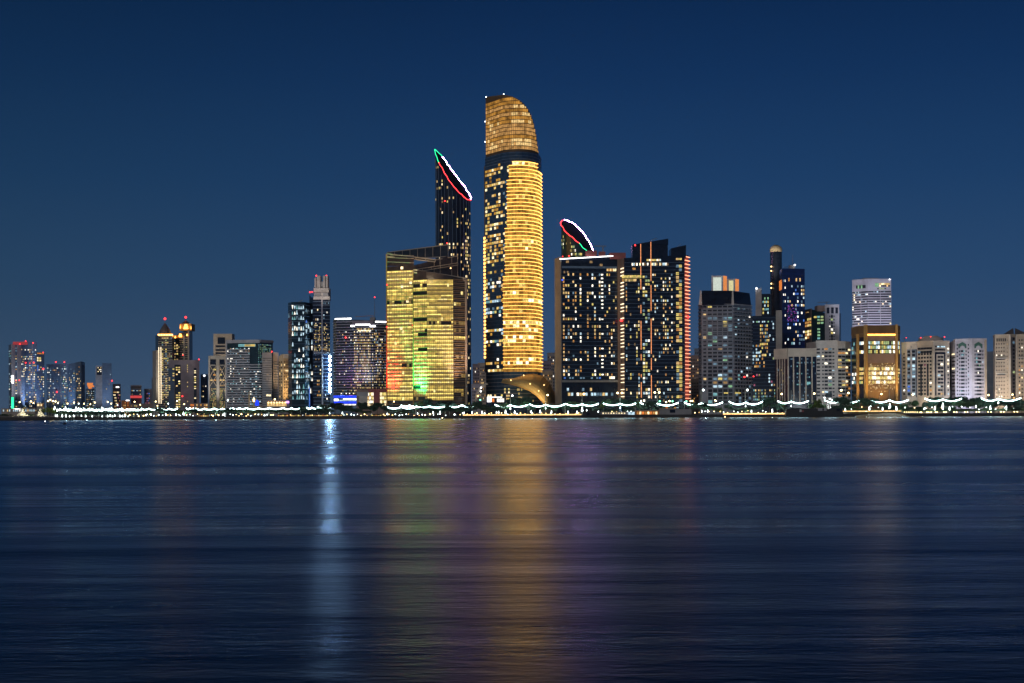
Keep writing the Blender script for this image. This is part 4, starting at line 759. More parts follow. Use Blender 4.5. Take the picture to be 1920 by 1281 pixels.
# bronze building
b = T('bronze_building', 'bronze louvred block with gold lit piers and glittering dotted windows', [(1597, 1372), (1608, 1352), (1626, 1340), (1680, 1340), (1687.5, 1352)], 610, 30, 'bronze')
for fi, x0, x1 in ((0, 1597, 1608), (1, 1608, 1626), (2, 1626, 1680), (3, 1680, 1687.5)):
    f = b.fa[fi]; mb = MB(); n = max(4, int(f.L / 1.1))
    for i in range(n): f.box(mb, f.L * (i + .2) / n, f.L * (i + .6) / n, b.z(626), b.z(610.5), .02, .5)
    b.part('louvres', mb, 'bronze')
b.strip(2, 1626.5, 1679.5, 626.5, 629.3, 'led_gold', 'light_bar', 1.)
b.strip(2, 1627, 1679, 630, 639, 'brown', 'fascia', .3); b.strip(2, 1627, 1679, 663.5, 681, 'brown', 'fascia', .3); b.strip(2, 1627, 1679, 639, 663.5, 'brownglass', 'glazing', .12); b.strip(2, 1627, 1679, 681, 752, 'bronze', 'screen', .12)
b.strip(1, 1623, 1627, 609, 754, 'goldwall', 'pier', 2.2); b.strip(2, 1678.5, 1682.5, 609, 754, 'goldwall', 'pier', 2.2); b.strip(1, 1608, 1611, 625, 754, 'goldwall', 'pier', 1.6); b.strip(0, 1597, 1607.5, 632, 754, 'tealglass', 'glazing', .2); b.strip(1, 1611.5, 1622.5, 632, 754, 'navyglass', 'glazing', .2)
for y in (640, 648.3, 656.5): b.grid(2, 1628, 1678, y, y + 6, 14, 1, .86, 1, pk(.95, ['office', 'cool', 'yellow', 'white_room', 'yellowdim', 'lime'], None, .1, .1)); b.grid(1, 1612, 1622, y, y + 6, 3, 1, .9, 1, pk(.55, ['white_room', 'cool', 'yellow'])); b.grid(0, 1598, 1606, y, y + 6, 3, 1, .9, 1, pk(.6, ['cooldim', 'teal_room', 'cool'])); b.grid(3, 1683, 1687, y, y + 6, 2, 1, .9, 1, pk(.8, ['cool', 'yellow', 'white_room']))
for y in (689, 697.5, 706, 714): b.grid(2, 1628, 1678, y, y + 5.5, 14, 1, .86, 1, pk(.92, ['warmhi', 'yellow', 'white_room', 'warm', 'office'], None, .1, .1), .3); b.grid(1, 1612, 1622, y, y + 5.5, 3, 1, .9, 1, pk(.7, ['yellow', 'warm', 'lime']), .55)
b.grid(2, 1628, 1678, 681, 735, 34, 26, .55, .42, pk(.42, ['warmhi', 'warmhi', 'goldhi'], None, .2, .7, lambda u, v: 1.3 - abs(v - .5) * 1.6), .36); b.grid(0, 1598, 1606, 697, 720, 3, 3, .9, .7, pk(.6, ['cooldim', 'white_room', 'teal_room'])); b.grid(3, 1683, 1687, 690, 720, 2, 5, .8, .6, pk(.8, ['yellow', 'warm', 'lime'])); b.done()
BRZ = b
# pale apartment blocks to the right
b = T('apartment_block', 'narrow pale block with twin blue window strips right of bronze block', [(1690, 1352), (1700, 1344), (1719, 1340)], 643, 24, 'pale', roof='pale')
b.strip(1, 1700.8, 1717, 655, 742, 'bluegrey', 'window_bay', .2); b.strip(1, 1707.5, 1709.5, 650, 748, 'greypale', 'pier', .6); b.grid(1, 1701, 1707.3, 656, 742, 1, 13, .8, .62, pk(.4, ['cooldim', 'blue_room', 'cool'], 'window_glass'), .35); b.grid(1, 1709.7, 1716.5, 656, 742, 1, 13, .8, .62, pk(.35, ['cooldim', 'cool', 'warmdim'], 'window_glass'), .35); b.grid(0, 1692, 1699, 660, 742, 1, 12, .5, .4, pk(.15, ['white_room'], 'window_glass')); b.strip(1, 1717.2, 1718.7, 655, 745, 'navyglass', 'slot_window', .1); mb = MB(); mb.bar(at(1692, 636, 1350), at(1700, 634, 1350), .3, 4); mb.bar(at(1696, 642, 1350), at(1696, 634, 1350), .3, 4); b.part('roof_antenna', mb, 'steel'); b.beacon(1699.5, 633.5, .6); b.done()
b = T('apartment_block', 'pale block with inverted U dark glazing and round red-beaconed roof', [(1719.5, 1338), (1750, 1324), (1780.5, 1330)], 641, 26, 'sand', roof='sand')
c = at(1749, 640, 1340); mb = MB(); k = 1340 / FP; mb.cyl((c.x, c.y + 6, b.z1), 22.5 * k, 22.5 * k, zz(1749, 633, 1340) - b.z1, 28); mb.cyl((c.x, c.y + 6, zz(1749, 633, 1340) + .002), 16 * k, 13 * k, 1.6, 20); b.part('roof_drum', mb, 'pale')
for px, py in ((1726.5, 633.5), (1745, 631.5), (1771, 632)): b.beacon(px, py, .8)
b.grid(0, 1721, 1748, 649, 657, 5, 1, .96, .45, pk(.15, ['cooldim'], 'window_glass')); b.grid(0, 1721, 1748, 655.5, 663.5, 5, 1, .96, .45, pk(.05, ['cooldim'], 'window_glass')); b.grid(0, 1721, 1748, 660, 742, 5, 12, .68, .5, pk(.08, ['amber', 'pinkroom', 'warmdim', 'white_room'], 'window_glass'))
for x0, x1 in ((1725.5, 1728.5), (1738, 1741)): b.strip(0, x0, x1, 682, 742, 'navyglass', 'slot_window', .2)
b.strip(1, 1753, 1772, 660.5, 664, 'navyglass', 'slot_window', .25); b.strip(1, 1753, 1755.5, 664.1, 742, 'navyglass', 'slot_window', .2); b.strip(1, 1770, 1772.5, 664.1, 742, 'navyglass', 'slot_window', .2); b.grid(1, 1757.5, 1768.5, 666, 742, 2, 11, .9, .5, pk(.2, ['cool', 'white_room', 'warm'], 'window_glass')); b.grid(1, 1753, 1772, 647, 659, 5, 2, .95, .42, pk(.3, ['cool', 'cooldim'], 'window_glass')); b.grid(1, 1775.5, 1779.5, 650, 742, 1, 13, .7, .42, pk(.3, ['warmhi', 'white_room', 'cool'], 'window_glass')); b.done()
b = T('apartment_block', 'lilac white block topped by two green arched window groups', [(1780.5, 1350), (1791, 1330), (1822, 1326), (1850, 1330)], [646, 638, 637, 637], 24, 'lilac', roof='lilac')
b.strip(0, 1781, 1784, 667, 745, 'navyglass', 'slot_window', .2); b.grid(0, 1785, 1791, 660, 742, 1, 12, .9, .36, pk(.08, ['warmhi'], 'window_glass'))
def arch(fi, cx, w):
    f = b.fa[fi]; t = f.at(cx); u = w * b.refY / FP / 2; z0, z1, z2 = b.z(653), b.z(645.5), b.z(641); mb = MB()
    mb.face([f.p(t - u, z0, .2), f.p(t - u * .62, z0, .2), f.p(t - u * .55, z0 + 1.5, .2), f.p(t, z0 + 2.6, .2), f.p(t, z2, .2), f.p(t - u, z1, .2)]); mb.face([f.p(t, z0 + 2.6, .2), f.p(t + u * .55, z0 + 1.5, .2), f.p(t + u * .62, z0, .2), f.p(t + u, z0, .2), f.p(t + u, z1, .2), f.p(t, z2, .2)]); b.part('arched_window', mb, 'green_glaze')
pm('green_glaze', (.07, .16, .13), .3)
arch(1, 1804.5, 14.5); arch(2, 1834.5, 17)
b.grid(1, 1792.5, 1797.5, 643, 743, 1, 14, .45, .42, pk(.02, ['cool'], 'window_glass')); b.grid(1, 1797.5, 1801, 655, 743, 1, 13, .6, .42, pk(.02, ['cool'], 'window_glass')); b.grid(1, 1801.5, 1808.5, 655, 743, 3, 13, .95, .5, pk(.12, ['teal_room', 'cooldim'], 'window_glass')); b.grid(1, 1810, 1813, 655, 743, 1, 13, .6, .42, pk(.02, ['cool'], 'window_glass')); b.grid(1, 1814, 1817.5, 643, 743, 1, 14, .55, .42, pk(.04, ['cool'], 'window_glass')); b.grid(2, 1826.5, 1829.5, 655, 743, 1, 13, .6, .46, pk(.05, ['cool'], 'window_glass')); b.grid(2, 1830, 1840, 655, 743, 4, 13, .95, .5, pk(.2, ['teal_room', 'greenroom', 'cooldim', 'white_room'], 'window_glass')); b.grid(2, 1841, 1844, 655, 743, 1, 13, .6, .46, pk(.05, ['cool'], 'window_glass'))
b.strip(2, 1846, 1850, 637, 750, 'beige', 'corner_pier', .3); mb = MB(); mb.bar(at(1818, 637, 1336), at(1818, 630, 1336), .15, 4); mb.bar(at(1815, 635.5, 1336), at(1824, 635, 1336), .3, 4); b.part('roof_antenna', mb, 'steel'); b.done()
b = T('office_block', 'plain blue-grey block half hidden between lilac and pyramid-roofed blocks', (1850, 1864, 1480), 659, 20, 'bluegrey'); b.bands(0, fl(b.z(750), b.z(664), 14), .3, .3, 'grey'); b.done()
b = T('apartment_block', 'beige block with dark pyramid roof peaks cut by the right frame edge', [(1862.5, 1342), (1866, 1328), (1895, 1322), (1905, 1326), (1945, 1322)], 629, 30, 'beige', roof='sand')
b.strip(1, 1866, 1886.5, 628, 752, 'pale', 'corner_wall', .3) if False else None
mb = MB(); Y = 1340
for x0, x1, tip in ((1878, 1901.5, 1899.5), (1903, 1933, 1903.5)): mb.hexa([at(x0, 629, Y - 6), at(x1, 629, Y - 6), at(x1, 629, Y + 12), at(x0, 629, Y + 12)], [at(tip - .6, 615.5, Y + 2), at(tip + .6, 615.5, Y + 2), at(tip + .6, 615.5, Y + 6), at(tip - .6, 615.5, Y + 6)])
b.part('roof_peak', mb, 'slate'); b.strip(1, 1893, 1895, 627, 750, 'pale', 'pier', .9); b.strip(3, 1905.2, 1907, 627, 750, 'pale', 'pier', .9); b.strip(2, 1896, 1904, 632, 750, 'slate', 'stair_glazing', .1); b.grid(2, 1898, 1903, 632, 750, 1, 17, .7, .6, pk(.5, ['warm', 'yellowdim', 'cooldim', 'lime'], 'window_glass'), .25)
for y in (671, 700): b.strip(1, 1868, 1888, y, y + 1.4, 'pale', 'cornice', 1.5); b.strip(3, 1907.5, 1944, y - 1, y + .6, 'pale', 'cornice', 1.5); b.strip(1, 1870, 1885, y + 1.6, y + 3.4, 'window_glass', 'slot_window', .3)
b.grid(1, 1866.5, 1885, 641, 747, 4, 15, .42, .36, pk(.06, ['white_room'], 'window_glass', 0, 0)); b.grid(1, 1886, 1892, 634, 747, 1, 15, .2, .2, pk(.25, ['warm'], 'window_glass')); b.grid(1, 1868, 1887, 634, 640, 5, 1, .6, .9, pk(0, ['warm'], 'window_glass')); b.grid(3, 1909, 1943, 634, 747, 7, 16, .5, .42, pk(.2, ['white_room', 'amber', 'warmhi'], 'window_glass')); b.done()
# mosque and arcade in front of the banded office
s = empty('minaret', (ray(467) * 1400, 1400, G), 'slim lit minaret with square lantern left of blue dome', 'minaret')
def shaft(s, px, Y, y0, y1, w, mat, extra):
    c = at(px, 770, Y); k = Y / FP; z = lambda y: zz(px, y, Y); mb = MB(); mb.cyl((c.x, c.y, G), w * k * .6, w * k * .5, z(y1) - G, 10); build(mb, 'shaft', mat, s)
    for (ya, yb, r0, r1, nme, m) in extra: mb = MB(); mb.cyl((c.x, c.y, z(ya)), r0 * k, r1 * k, z(yb) - z(ya), 10); build(mb, nme, m, s)
shaft(s, 467, 1400, 770, 741, 2.6, 'cream', [(741, 739.5, 2.2, 2.4, 'balcony', 'cream'), (739.4, 735.5, 1.6, 1.6, 'lantern', 'beige'), (735.4, 733, 1.7, .2, 'finial', 'dark')])
s = empty('minaret', (ray(476) * 1400, 1400, G), 'short bright minaret lamp-lit from top beside the blue dome', 'minaret'); shaft(s, 476, 1400, 770, 755, 3, 'cream', [(755, 753.6, 3., 3., 'balcony', 'cream'), (753.5, 748, 1.8, 1.8, 'lantern', 'lamp_warm'), (747.9, 744.5, 1.6, .2, 'finial', 'led_warm')])
s = empty('domed_hall', (ray(482) * 1410, 1410, G), 'small hall with glowing blue dome beside the minarets', 'mosque'); c = at(482, 764, 1410); k = 1410 / FP; mb = MB(); mb.box(c.x - 4.5, c.x + 4.5, c.y - 4, c.y + 4, G, zz(482, 761, 1410)); build(mb, 'wall', 'sand', s)
mb = MB(); mb.lathe((c.x, c.y, zz(482, 761, 1410)), [(3.5 * k, 0), (3.8 * k, 1), (3.9 * k, 2.2), (3.4 * k, 3.8), (2.2 * k, 5), (.8 * k, 5.7), (0, 6)], 16); build(mb, 'dome', 'glow_blue', s, smooth=True)  # dome is no lamp; its blue light is put in as emission
b = T('arcade_building', 'low arcade with row of glowing orange arches and violet corner sign', (500, 542, 1420), 750, 18, 'mauve')
for i in range(7):
    f = b.fa[0]; t = f.L * (.07 + .125 * i); mb = MB(); z = b.z(762); u = 1.25; mb.face([f.p(t + u, z, .2)] + [f.p(t + u * math.cos(a), z + 3.4 + u * math.sin(a), .2) for a in [math.pi * k / 8 for k in range(9)]] + [f.p(t - u, z, .2)]); b.part('arch', mb, 'room_warm'); mb = MB(); mb.ball(f.p(t, b.z(755), .8), .62); b.part('lamp', mb, 'lamp_warm')
b.strip(0, 536, 541.5, 752.5, 756, 'sign_violet', 'sign', .8); b.done()
# ---- floodlights, with unseen spots added to brighten facades
def spot(loc, tgt, e, col, size=1.0, blend=.9, name='flood_and_fill', soft=1.5):
    L = bpy.data.lights.new(name, 'SPOT'); L.energy = e; L.color = col; L.spot_size = size; L.spot_blend = blend; L.shadow_soft_size = soft
    o = bpy.data.objects.new(name, L); COL.objects.link(o); o.location = loc; o.rotation_euler = (Vector(tgt) - Vector(loc)).to_track_quat('-Z', 'Y').to_euler(); return o
# ================================================================== setting
def ground(name, x0, x1, y0, y1, z, mat, kind='structure'):
    mb = MB(); mb.face([(x0, y0, z), (x1, y0, z), (x1, y1, z), (x0, y1, z)]); o = build(mb, name, mat); o['kind'] = kind; return o
SH = 1250.0
ground('city_ground', -3000, 3000, SH - .5, 6000, G - .004, 'paving')
ground('road', -1200, 1200, 1296, 1318, G + .03, 'asphalt')
# water ------------------------------------------------------------
m, n, out = nt('sea')
N, Lk = n.nodes.new, n.links.new
bs = N('ShaderNodeBsdfAnisotropic'); bs.distribution = 'BECKMANN'; bs.inputs['Color'].default_value = (.55, .62, .75, 1); bs.inputs['Anisotropy'].default_value = .0; tg = N('ShaderNodeCombineXYZ'); tg.inputs[0].default_value = 1; Lk(tg.outputs[0], bs.inputs['Tangent'])
g = N('ShaderNodeNewGeometry')
def noise(sc, stretch, det=3, rough=.5):
    mp = N('ShaderNodeMapping'); mp.inputs['Scale'].default_value = stretch; Lk(g.outputs['Position'], mp.inputs['Vector'])
    t = N('ShaderNodeTexNoise'); t.inputs['Scale'].default_value = sc; t.inputs['Detail'].default_value = det; t.inputs['Roughness'].default_value = rough; Lk(mp.outputs[0], t.inputs['Vector']); return t
slick = noise(1., (.0035, .035, 1), 3, .55)
mr = N('ShaderNodeMapRange'); mr.inputs['From Min'].default_value = .38; mr.inputs['From Max'].default_value = .60; mr.inputs['To Min'].default_value = .21; mr.inputs['To Max'].default_value = .325
Lk(slick.outputs['Fac'], mr.inputs[0]); Lk(mr.outputs[0], bs.inputs['Roughness'])
fine = noise(1., (1.3, 3.4, 1), 3, .6); rip = noise(1., (.22, .9, 1), 5, .62); swell = noise(1., (.006, .045, 1), 4, .6)
b1 = N('ShaderNodeBump'); b1.inputs['Strength'].default_value = 1; b1.inputs['Distance'].default_value = .03; Lk(rip.outputs['Fac'], b1.inputs['Height']); b0 = N('ShaderNodeBump'); b0.inputs['Strength'].default_value = 1; b0.inputs['Distance'].default_value = .022; Lk(fine.outputs['Fac'], b0.inputs['Height']); Lk(b0.outputs[0], b1.inputs['Normal'])
b2 = N('ShaderNodeBump'); b2.inputs['Strength'].default_value = 1; b2.inputs['Distance'].default_value = .6; Lk(swell.outputs['Fac'], b2.inputs['Height']); Lk(b1.outputs[0], b2.inputs['Normal'])
Lk(b2.outputs[0], bs.inputs['Normal'])
fr = N('ShaderNodeFresnel'); fr.inputs['IOR'].default_value = 1.333; Lk(b2.outputs[0], fr.inputs['Normal']); df = N('ShaderNodeBsdfDiffuse'); df.inputs[0].default_value = (.0008, .004, .016, 1); ms = N('ShaderNodeMixShader')
Lk(fr.outputs[0], ms.inputs[0]); Lk(df.outputs[0], ms.inputs[1]); Lk(bs.outputs[0], ms.inputs[2]); Lk(ms.outputs[0], out.inputs[0]); M['sea'] = m
ground('water', -3000, 3000, -60, SH + 20, 0, 'sea')
# shore ----------------------------------------------------------------
def wallbox(name, label, px0, px1, Y0, Y1, z0, z1, mat, cat='sea wall'):
    mb = MB(); mb.box(ray(px0, 780) * Y0, ray(px1, 780) * Y0, Y0, Y1, z0, z1); return tag(build(mb, name, mat, loc=(ray(px0, 780) * Y0, Y0, z0)), label, cat)
wallbox('seawall', 'long dark stone sea wall along the waterline', -200, 2120, SH, SH + 4, -2, 2.7, 'rock')
def strip_rail(name, label, px0, px1, py0, py1, Y, mat, cat): mb = MB(); a, c = at(px0, py1, Y), at(px1, py1, Y); mb.box(a.x, c.x, Y, Y + 1, a.z, zz(px0, py0, Y)); return tag(build(mb, name, mat, loc=a), label, cat)
strip_rail('glow_parapet', 'warm glowing promenade parapet below the tallest tower', 868, 1090, 777.4, 779.4, SH - .6, 'parapet_glow', 'parapet'); strip_rail('glow_parapet', 'warm glowing promenade parapet below the gridded tower', 1356, 1472, 775, 777.4, SH - .6, 'parapet_glow', 'parapet'); strip_rail('glow_parapet', 'warm glowing parapet at the lawn below the bronze block', 1578, 1690, 770.5, 772, SH + 6, 'parapet_glow', 'parapet')  # parapets are no lamps; emission replaces the lamps shining on them
# sand tongue and lawn bank
mb = MB(); top = [(1604, 779.2), (1630, 776.5), (1665, 774.8), (1688, 776), (1704, 779.5)]
for (a, c), (d, e) in zip(top, top[1:]): mb.hexa([at(a, 781.6, SH - 22), at(d, 781.6, SH - 22), at(d, 779, SH - .4), at(a, 779, SH - .4)], [at(a, 781, SH - 22), at(d, 781, SH - 22), at(d, e, SH - .4), at(a, c, SH - .4)])
o = build(mb, 'beach', 'sandbeach', loc=at(1650, 781, SH - 10)); o['kind'] = 'structure'
mb = MB(); mb.face([at(1560, 773.5, SH + 5), at(1960, 770.5, SH + 5), at(1960, 766, SH + 30), at(1560, 768, SH + 30)]); o = build(mb, 'lawn', 'lawn', loc=at(1700, 772, SH + 10)); o['kind'] = 'structure'
# dark quay blocks
def block(name, label, px0, px1, py0, py1, Y, dep, mat, cat, parts=(), slant=0):
    a, c = at(px0, py1, Y), at(px1, py1, Y); r = empty(name, ((a.x + c.x) / 2, Y, a.z), label, cat)
    mb = MB(); zt = zz(px0, py0, Y); mb.hexa([(a.x, Y, a.z), (c.x, Y, a.z), (c.x, Y + dep, a.z), (a.x, Y + dep, a.z)], [(a.x + slant, Y + slant, zt), (c.x - slant, Y + slant, zt), (c.x - slant, Y + dep, zt), (a.x + slant, Y + dep, zt)]); build(mb, 'body', mat, r)
    for (nme, x0, x1, y0, y1, m, out) in parts: p, q = at(x0, y1, Y - out), at(x1, y1, Y - out); mb = MB(); mb.box(p.x, q.x, Y - out, Y + .3, p.z, zz(x0, y0, Y - out)); build(mb, nme, m, r)
    return r
block('quay_block', 'dark square quay block right of the glowing parapet', 1093, 1124, 771, 780.5, SH - 2, 8, 'hull', 'quay', [('lamp', 1121, 1122.5, 771, 773, 'lamp_white', .6), ('door', 1100, 1106, 774, 779, 'blackglass', .1)])
block('kiosk', 'white striped pavilion with warm lamps left of the orange brick kiosk', 1124, 1190, 773, 779, SH + 4, 8, 'greypale', 'kiosk', [('roof', 1124, 1190, 772, 773.3, 'stone', .5)] + [('lamp', 1130 + i * 5, 1132 + i * 5, 774, 776, 'room_warmhi', .3) for i in range(9)] + [('sail_sign', 1178, 1190, 772.5, 778, 'room_cool', .6)])
block('kiosk', 'orange lit brick kiosk with ornate openings', 1192, 1237, 770.5, 778.5, SH + 3, 9, 'orangewall', 'kiosk', [('roof', 1191, 1239, 769.3, 770.7, 'beige', .8)] + [('window', 1194 + i * 5, 1197.5 + i * 5, 772, 777, 'room_' + ('amber', 'warmhi', 'orange')[i % 3], .2) for i in range(8)])
block('storage_shed', 'long low plain grey quay wall building', 1237, 1296, 767.5, 779.5, SH + 1, 10, 'grey', 'shed', [('roof', 1236, 1268, 765.8, 767.7, 'beige', .7), ('doorway', 1256, 1266, 768, 774, 'blackglass', .15), ('sign', 1248, 1252, 763.6, 765.6, 'room_orange', .3), ('sign', 1264, 1268, 763.6, 765.6, 'room_amber', .3), ('sign', 1268.5, 1272, 763.8, 765.2, 'room_cool', .3)])
block('moored_barge', 'long dark moored barge with slanted sides and white wheel emblem', 1474, 1582, 766.5, 781.5, SH - 10, 9, 'hull', 'barge', [('emblem', 1499.5, 1503, 768, 772.5, 'white', .4), ('emblem', 1503.6, 1507.5, 769.5, 773, 'redwall', .4), ('cabin', 1534, 1550, 765.5, 770.5, 'greypale', .5), ('cabin_door', 1542, 1545, 766, 770, 'hull', .7), ('wheelhouse', 1569, 1575, 766, 771, 'blackglass', .5)], .8)
block('groyne', 'low dark stone pier jutting out below the lilac block', 1700, 1960, 775.4, 780.2, SH - 8, 6, 'rock', 'pier')
block('groyne', 'low dark rubble bank below the two white tents', -20, 108, 783, 788, SH - 55, 56, 'rock', 'pier', (), 2.0)
# tents
def tent(label, px0, px1, ax, py0, py1, Y):
    r = empty('shade_tent', at((px0 + px1) / 2, py1, Y), label, 'tent'); ap = at(ax, py0, Y + 6); mb = MB(); k = 18; rows = []
    base = []
    for i in range(k):
        a = 2 * math.pi * i / k; x = (px0 + px1) / 2 + (px1 - px0) / 2 * math.cos(a); y = py1 - 3.2 - 1.2 * math.cos(3 * a); base.append(at(x, y, Y + 6 + 7 * math.sin(a)))
    for j in range(7):
        u = j / 6; row = [Vector((ap.x + (p.x - ap.x) * u, ap.y + (p.y - ap.y) * u, ap.z + (p.z - ap.z) * (1 - (1 - u) ** 2.1))) if u > 0 else Vector((ap.x + (p.x - ap.x) * .03, ap.y + (p.y - ap.y) * .03, ap.z)) for p in base]; rows.append(row)
    for r0, r1 in zip(rows, rows[1:]):
        for i in range(k): j = (i + 1) % k; mb.face([r0[i], r0[j], r1[j], r1[i]])
    build(mb, 'canopy', 'canvas', r, smooth=True); mb = MB(); mb.bar((ap.x, ap.y, zz(ax, py1, Y + 6)), (ap.x, ap.y, ap.z + .6), .25); build(mb, 'mast', 'pole', r)
    for i in (1, 5, 10, 14): mb = MB(); mb.bar((base[i].x, base[i].y, zz(ax, py1 + .5, Y)), base[i], .18); build(mb, 'pole', 'pole', r)
    for dx in (-.25, .25): spot(at(ax + dx * (px1 - px0), py1 - 1, Y - 13), ap - Vector((0, 0, 3)), 26000, (1, .9, .58), 1.3, .8, 'tent_floodlight', .5)
    spot(at(ax, py1 - 1, Y + 5), ap, 20000, (.9, 1, .6), 1.6, .8, 'tent_floodlight', .5)
tent('larger white peaked shade tent at the far left shore', 20, 56, 43, 766.5, 783.5, SH - 20); tent('smaller white peaked shade tent beside the yellow-green round tree', 60, 89, 75, 766, 783.5, SH - 18)
# ------------------------------------------------------------------ place phrases for repeats
ZONES = [(-60, 58, 'before the red crowned tower'), (58, 105, 'behind the white tents'), (105, 178, 'before the blue-grey slab towers'), (178, 243, 'before the plain dark slab tower'), (243, 290, 'before the red banded block'), (290, 328, 'before the white outlined spire tower'), (328, 390, 'before the mauve slab'), (390, 424, 'before the X-braced tower'), (424, 492, 'before the wide banded office'), (492, 541, 'before the glowing arcade'), (541, 581, 'before the jagged glass tower'), (581, 622, 'before the pale crown tower'),
         (622, 668, 'before the blue podium'), (668, 726, 'before the rose podium'), (726, 778, 'before the gold wedge red side'), (778, 876, 'before the gold wedge green side'), (876, 945, 'before the white entrance sign'), (945, 1042, 'before the golden shell canopy'), (1042, 1164, 'before the white roofed dark slab'), (1164, 1294, 'before the neon lined slab'), (1294, 1410, 'before the portal roofed tower'), (1410, 1454, 'before the black glass block'), (1454, 1532, 'before the fin-fronted block'), (1532, 1597, 'before the rounded pale block'),
         (1597, 1691, 'before the bronze block'), (1691, 1720, 'before the blue-strip block'), (1720, 1781, 'before the round roofed block'), (1781, 1851, 'before the green arched block'), (1851, 2100, 'before the pyramid roofed block')]
ORD = 'first second third fourth fifth sixth seventh eighth ninth tenth eleventh twelfth thirteenth fourteenth fifteenth sixteenth seventeenth eighteenth nineteenth twentieth'.split()
REP = []
def rep(o, px, look, cat, group): REP.append((o, px, look, cat, group))
def label_reps():
    keyed = {}
    for o, px, look, cat, group in REP:
        z = next(t for a, c, t in ZONES if a <= px < c); keyed.setdefault((look, z), []).append((px, o, cat, group))
    for (look, z), L in keyed.items():
        L.sort(key=lambda t: t[0])
        for i, (px, o, cat, group) in enumerate(L):
            lab = f'{look} {z}' if len(L) == 1 else f'{look} {z}, {ORD[min(i, 19)]} from left'
            tag(o, lab, cat, group)
# ------------------------------------------------------------------ trees
def crown_mesh(name, seed, n, lobes, s0, mat, flat=.8):
    r = random.Random(seed); mb = MB()
    for q in range(n):
        cx, cy, cz, rx, rz = r.choice(lobes)
        while True:
            v = Vector((r.uniform(-1, 1), r.uniform(-1, 1), r.uniform(-1, 1)))
            if .25 < v.length < 1: break
        p = Vector((cx + v.x * rx, cy + v.y * rx, cz + v.z * rz)); u = Vector((r.gauss(0, 1), r.gauss(0, 1), r.gauss(0, .8))).normalized(); w = u.orthogonal().normalized(); s = s0 * r.uniform(.6, 1.5)
        mb.face([p - u * s, p + w * s * .55, p + u * s, p - w * s * .55])
    me = bpy.data.meshes.new(name); me.from_pydata([tuple(v) for v in mb.v], [], mb.f); me.materials.append(M[mat]); return me
def trunk_mesh(seed, h):
    r = random.Random(seed); mb = MB(); mb.bar((0, 0, 0), (.05, 0, h * .45), .035 * h * .6, 6, 0, .022 * h * .6)
    for k in range(5): a = 2 * math.pi * k / 5 + r.random(); mb.bar((.05, 0, h * .42), (math.cos(a) * h * .3, math.sin(a) * h * .3, h * (.65 + .2 * r.random())), .012 * h, 5, 0, .004 * h)
    me = bpy.data.meshes.new('trunk'); me.from_pydata([tuple(v) for v in mb.v], [], mb.f); me.materials.append(M['bark']); return me
def lobes(seed, k=7, w=.34, z=.66):
    r = random.Random(seed); return [(r.uniform(-w, w), r.uniform(-w, w), z + r.uniform(-.17, .12), r.uniform(.16, .27), r.uniform(.12, .19)) for _ in range(k)]
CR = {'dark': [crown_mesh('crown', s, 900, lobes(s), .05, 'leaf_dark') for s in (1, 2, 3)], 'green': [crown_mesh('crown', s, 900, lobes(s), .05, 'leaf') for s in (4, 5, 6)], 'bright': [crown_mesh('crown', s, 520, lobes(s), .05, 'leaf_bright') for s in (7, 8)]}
TR = [trunk_mesh(s, 1.0) for s in (1, 2)]
def tree(px, ptop, wpx, kind='dark', Y=None, pyb=778):
    Y = Y or R.uniform(1258, 1292); c = at(px, ptop, Y); hh = c.z - G; W = wpx * 1.38 * Y / FP
    o = empty('leafy_tree', (c.x, Y, G)); k = R.randrange(99)
    for nme, me in (('trunk', TR[k % 2]), ('crown', CR[kind][k % len(CR[kind])])):
        q = bpy.data.objects.new(nme, me); COL.objects.link(q); q.parent = o; q.scale = (W / 1.05, W / 1.05, hh / .93) if nme == 'crown' else (hh, hh, hh); q.rotation_euler = (0, 0, R.uniform(0, 6.28))
    rep(o, px, {'dark': 'dark rounded tree', 'green': 'green lit rounded tree', 'bright': 'bright yellow-green tree'}[kind], 'tree', 'promenade trees'); return o
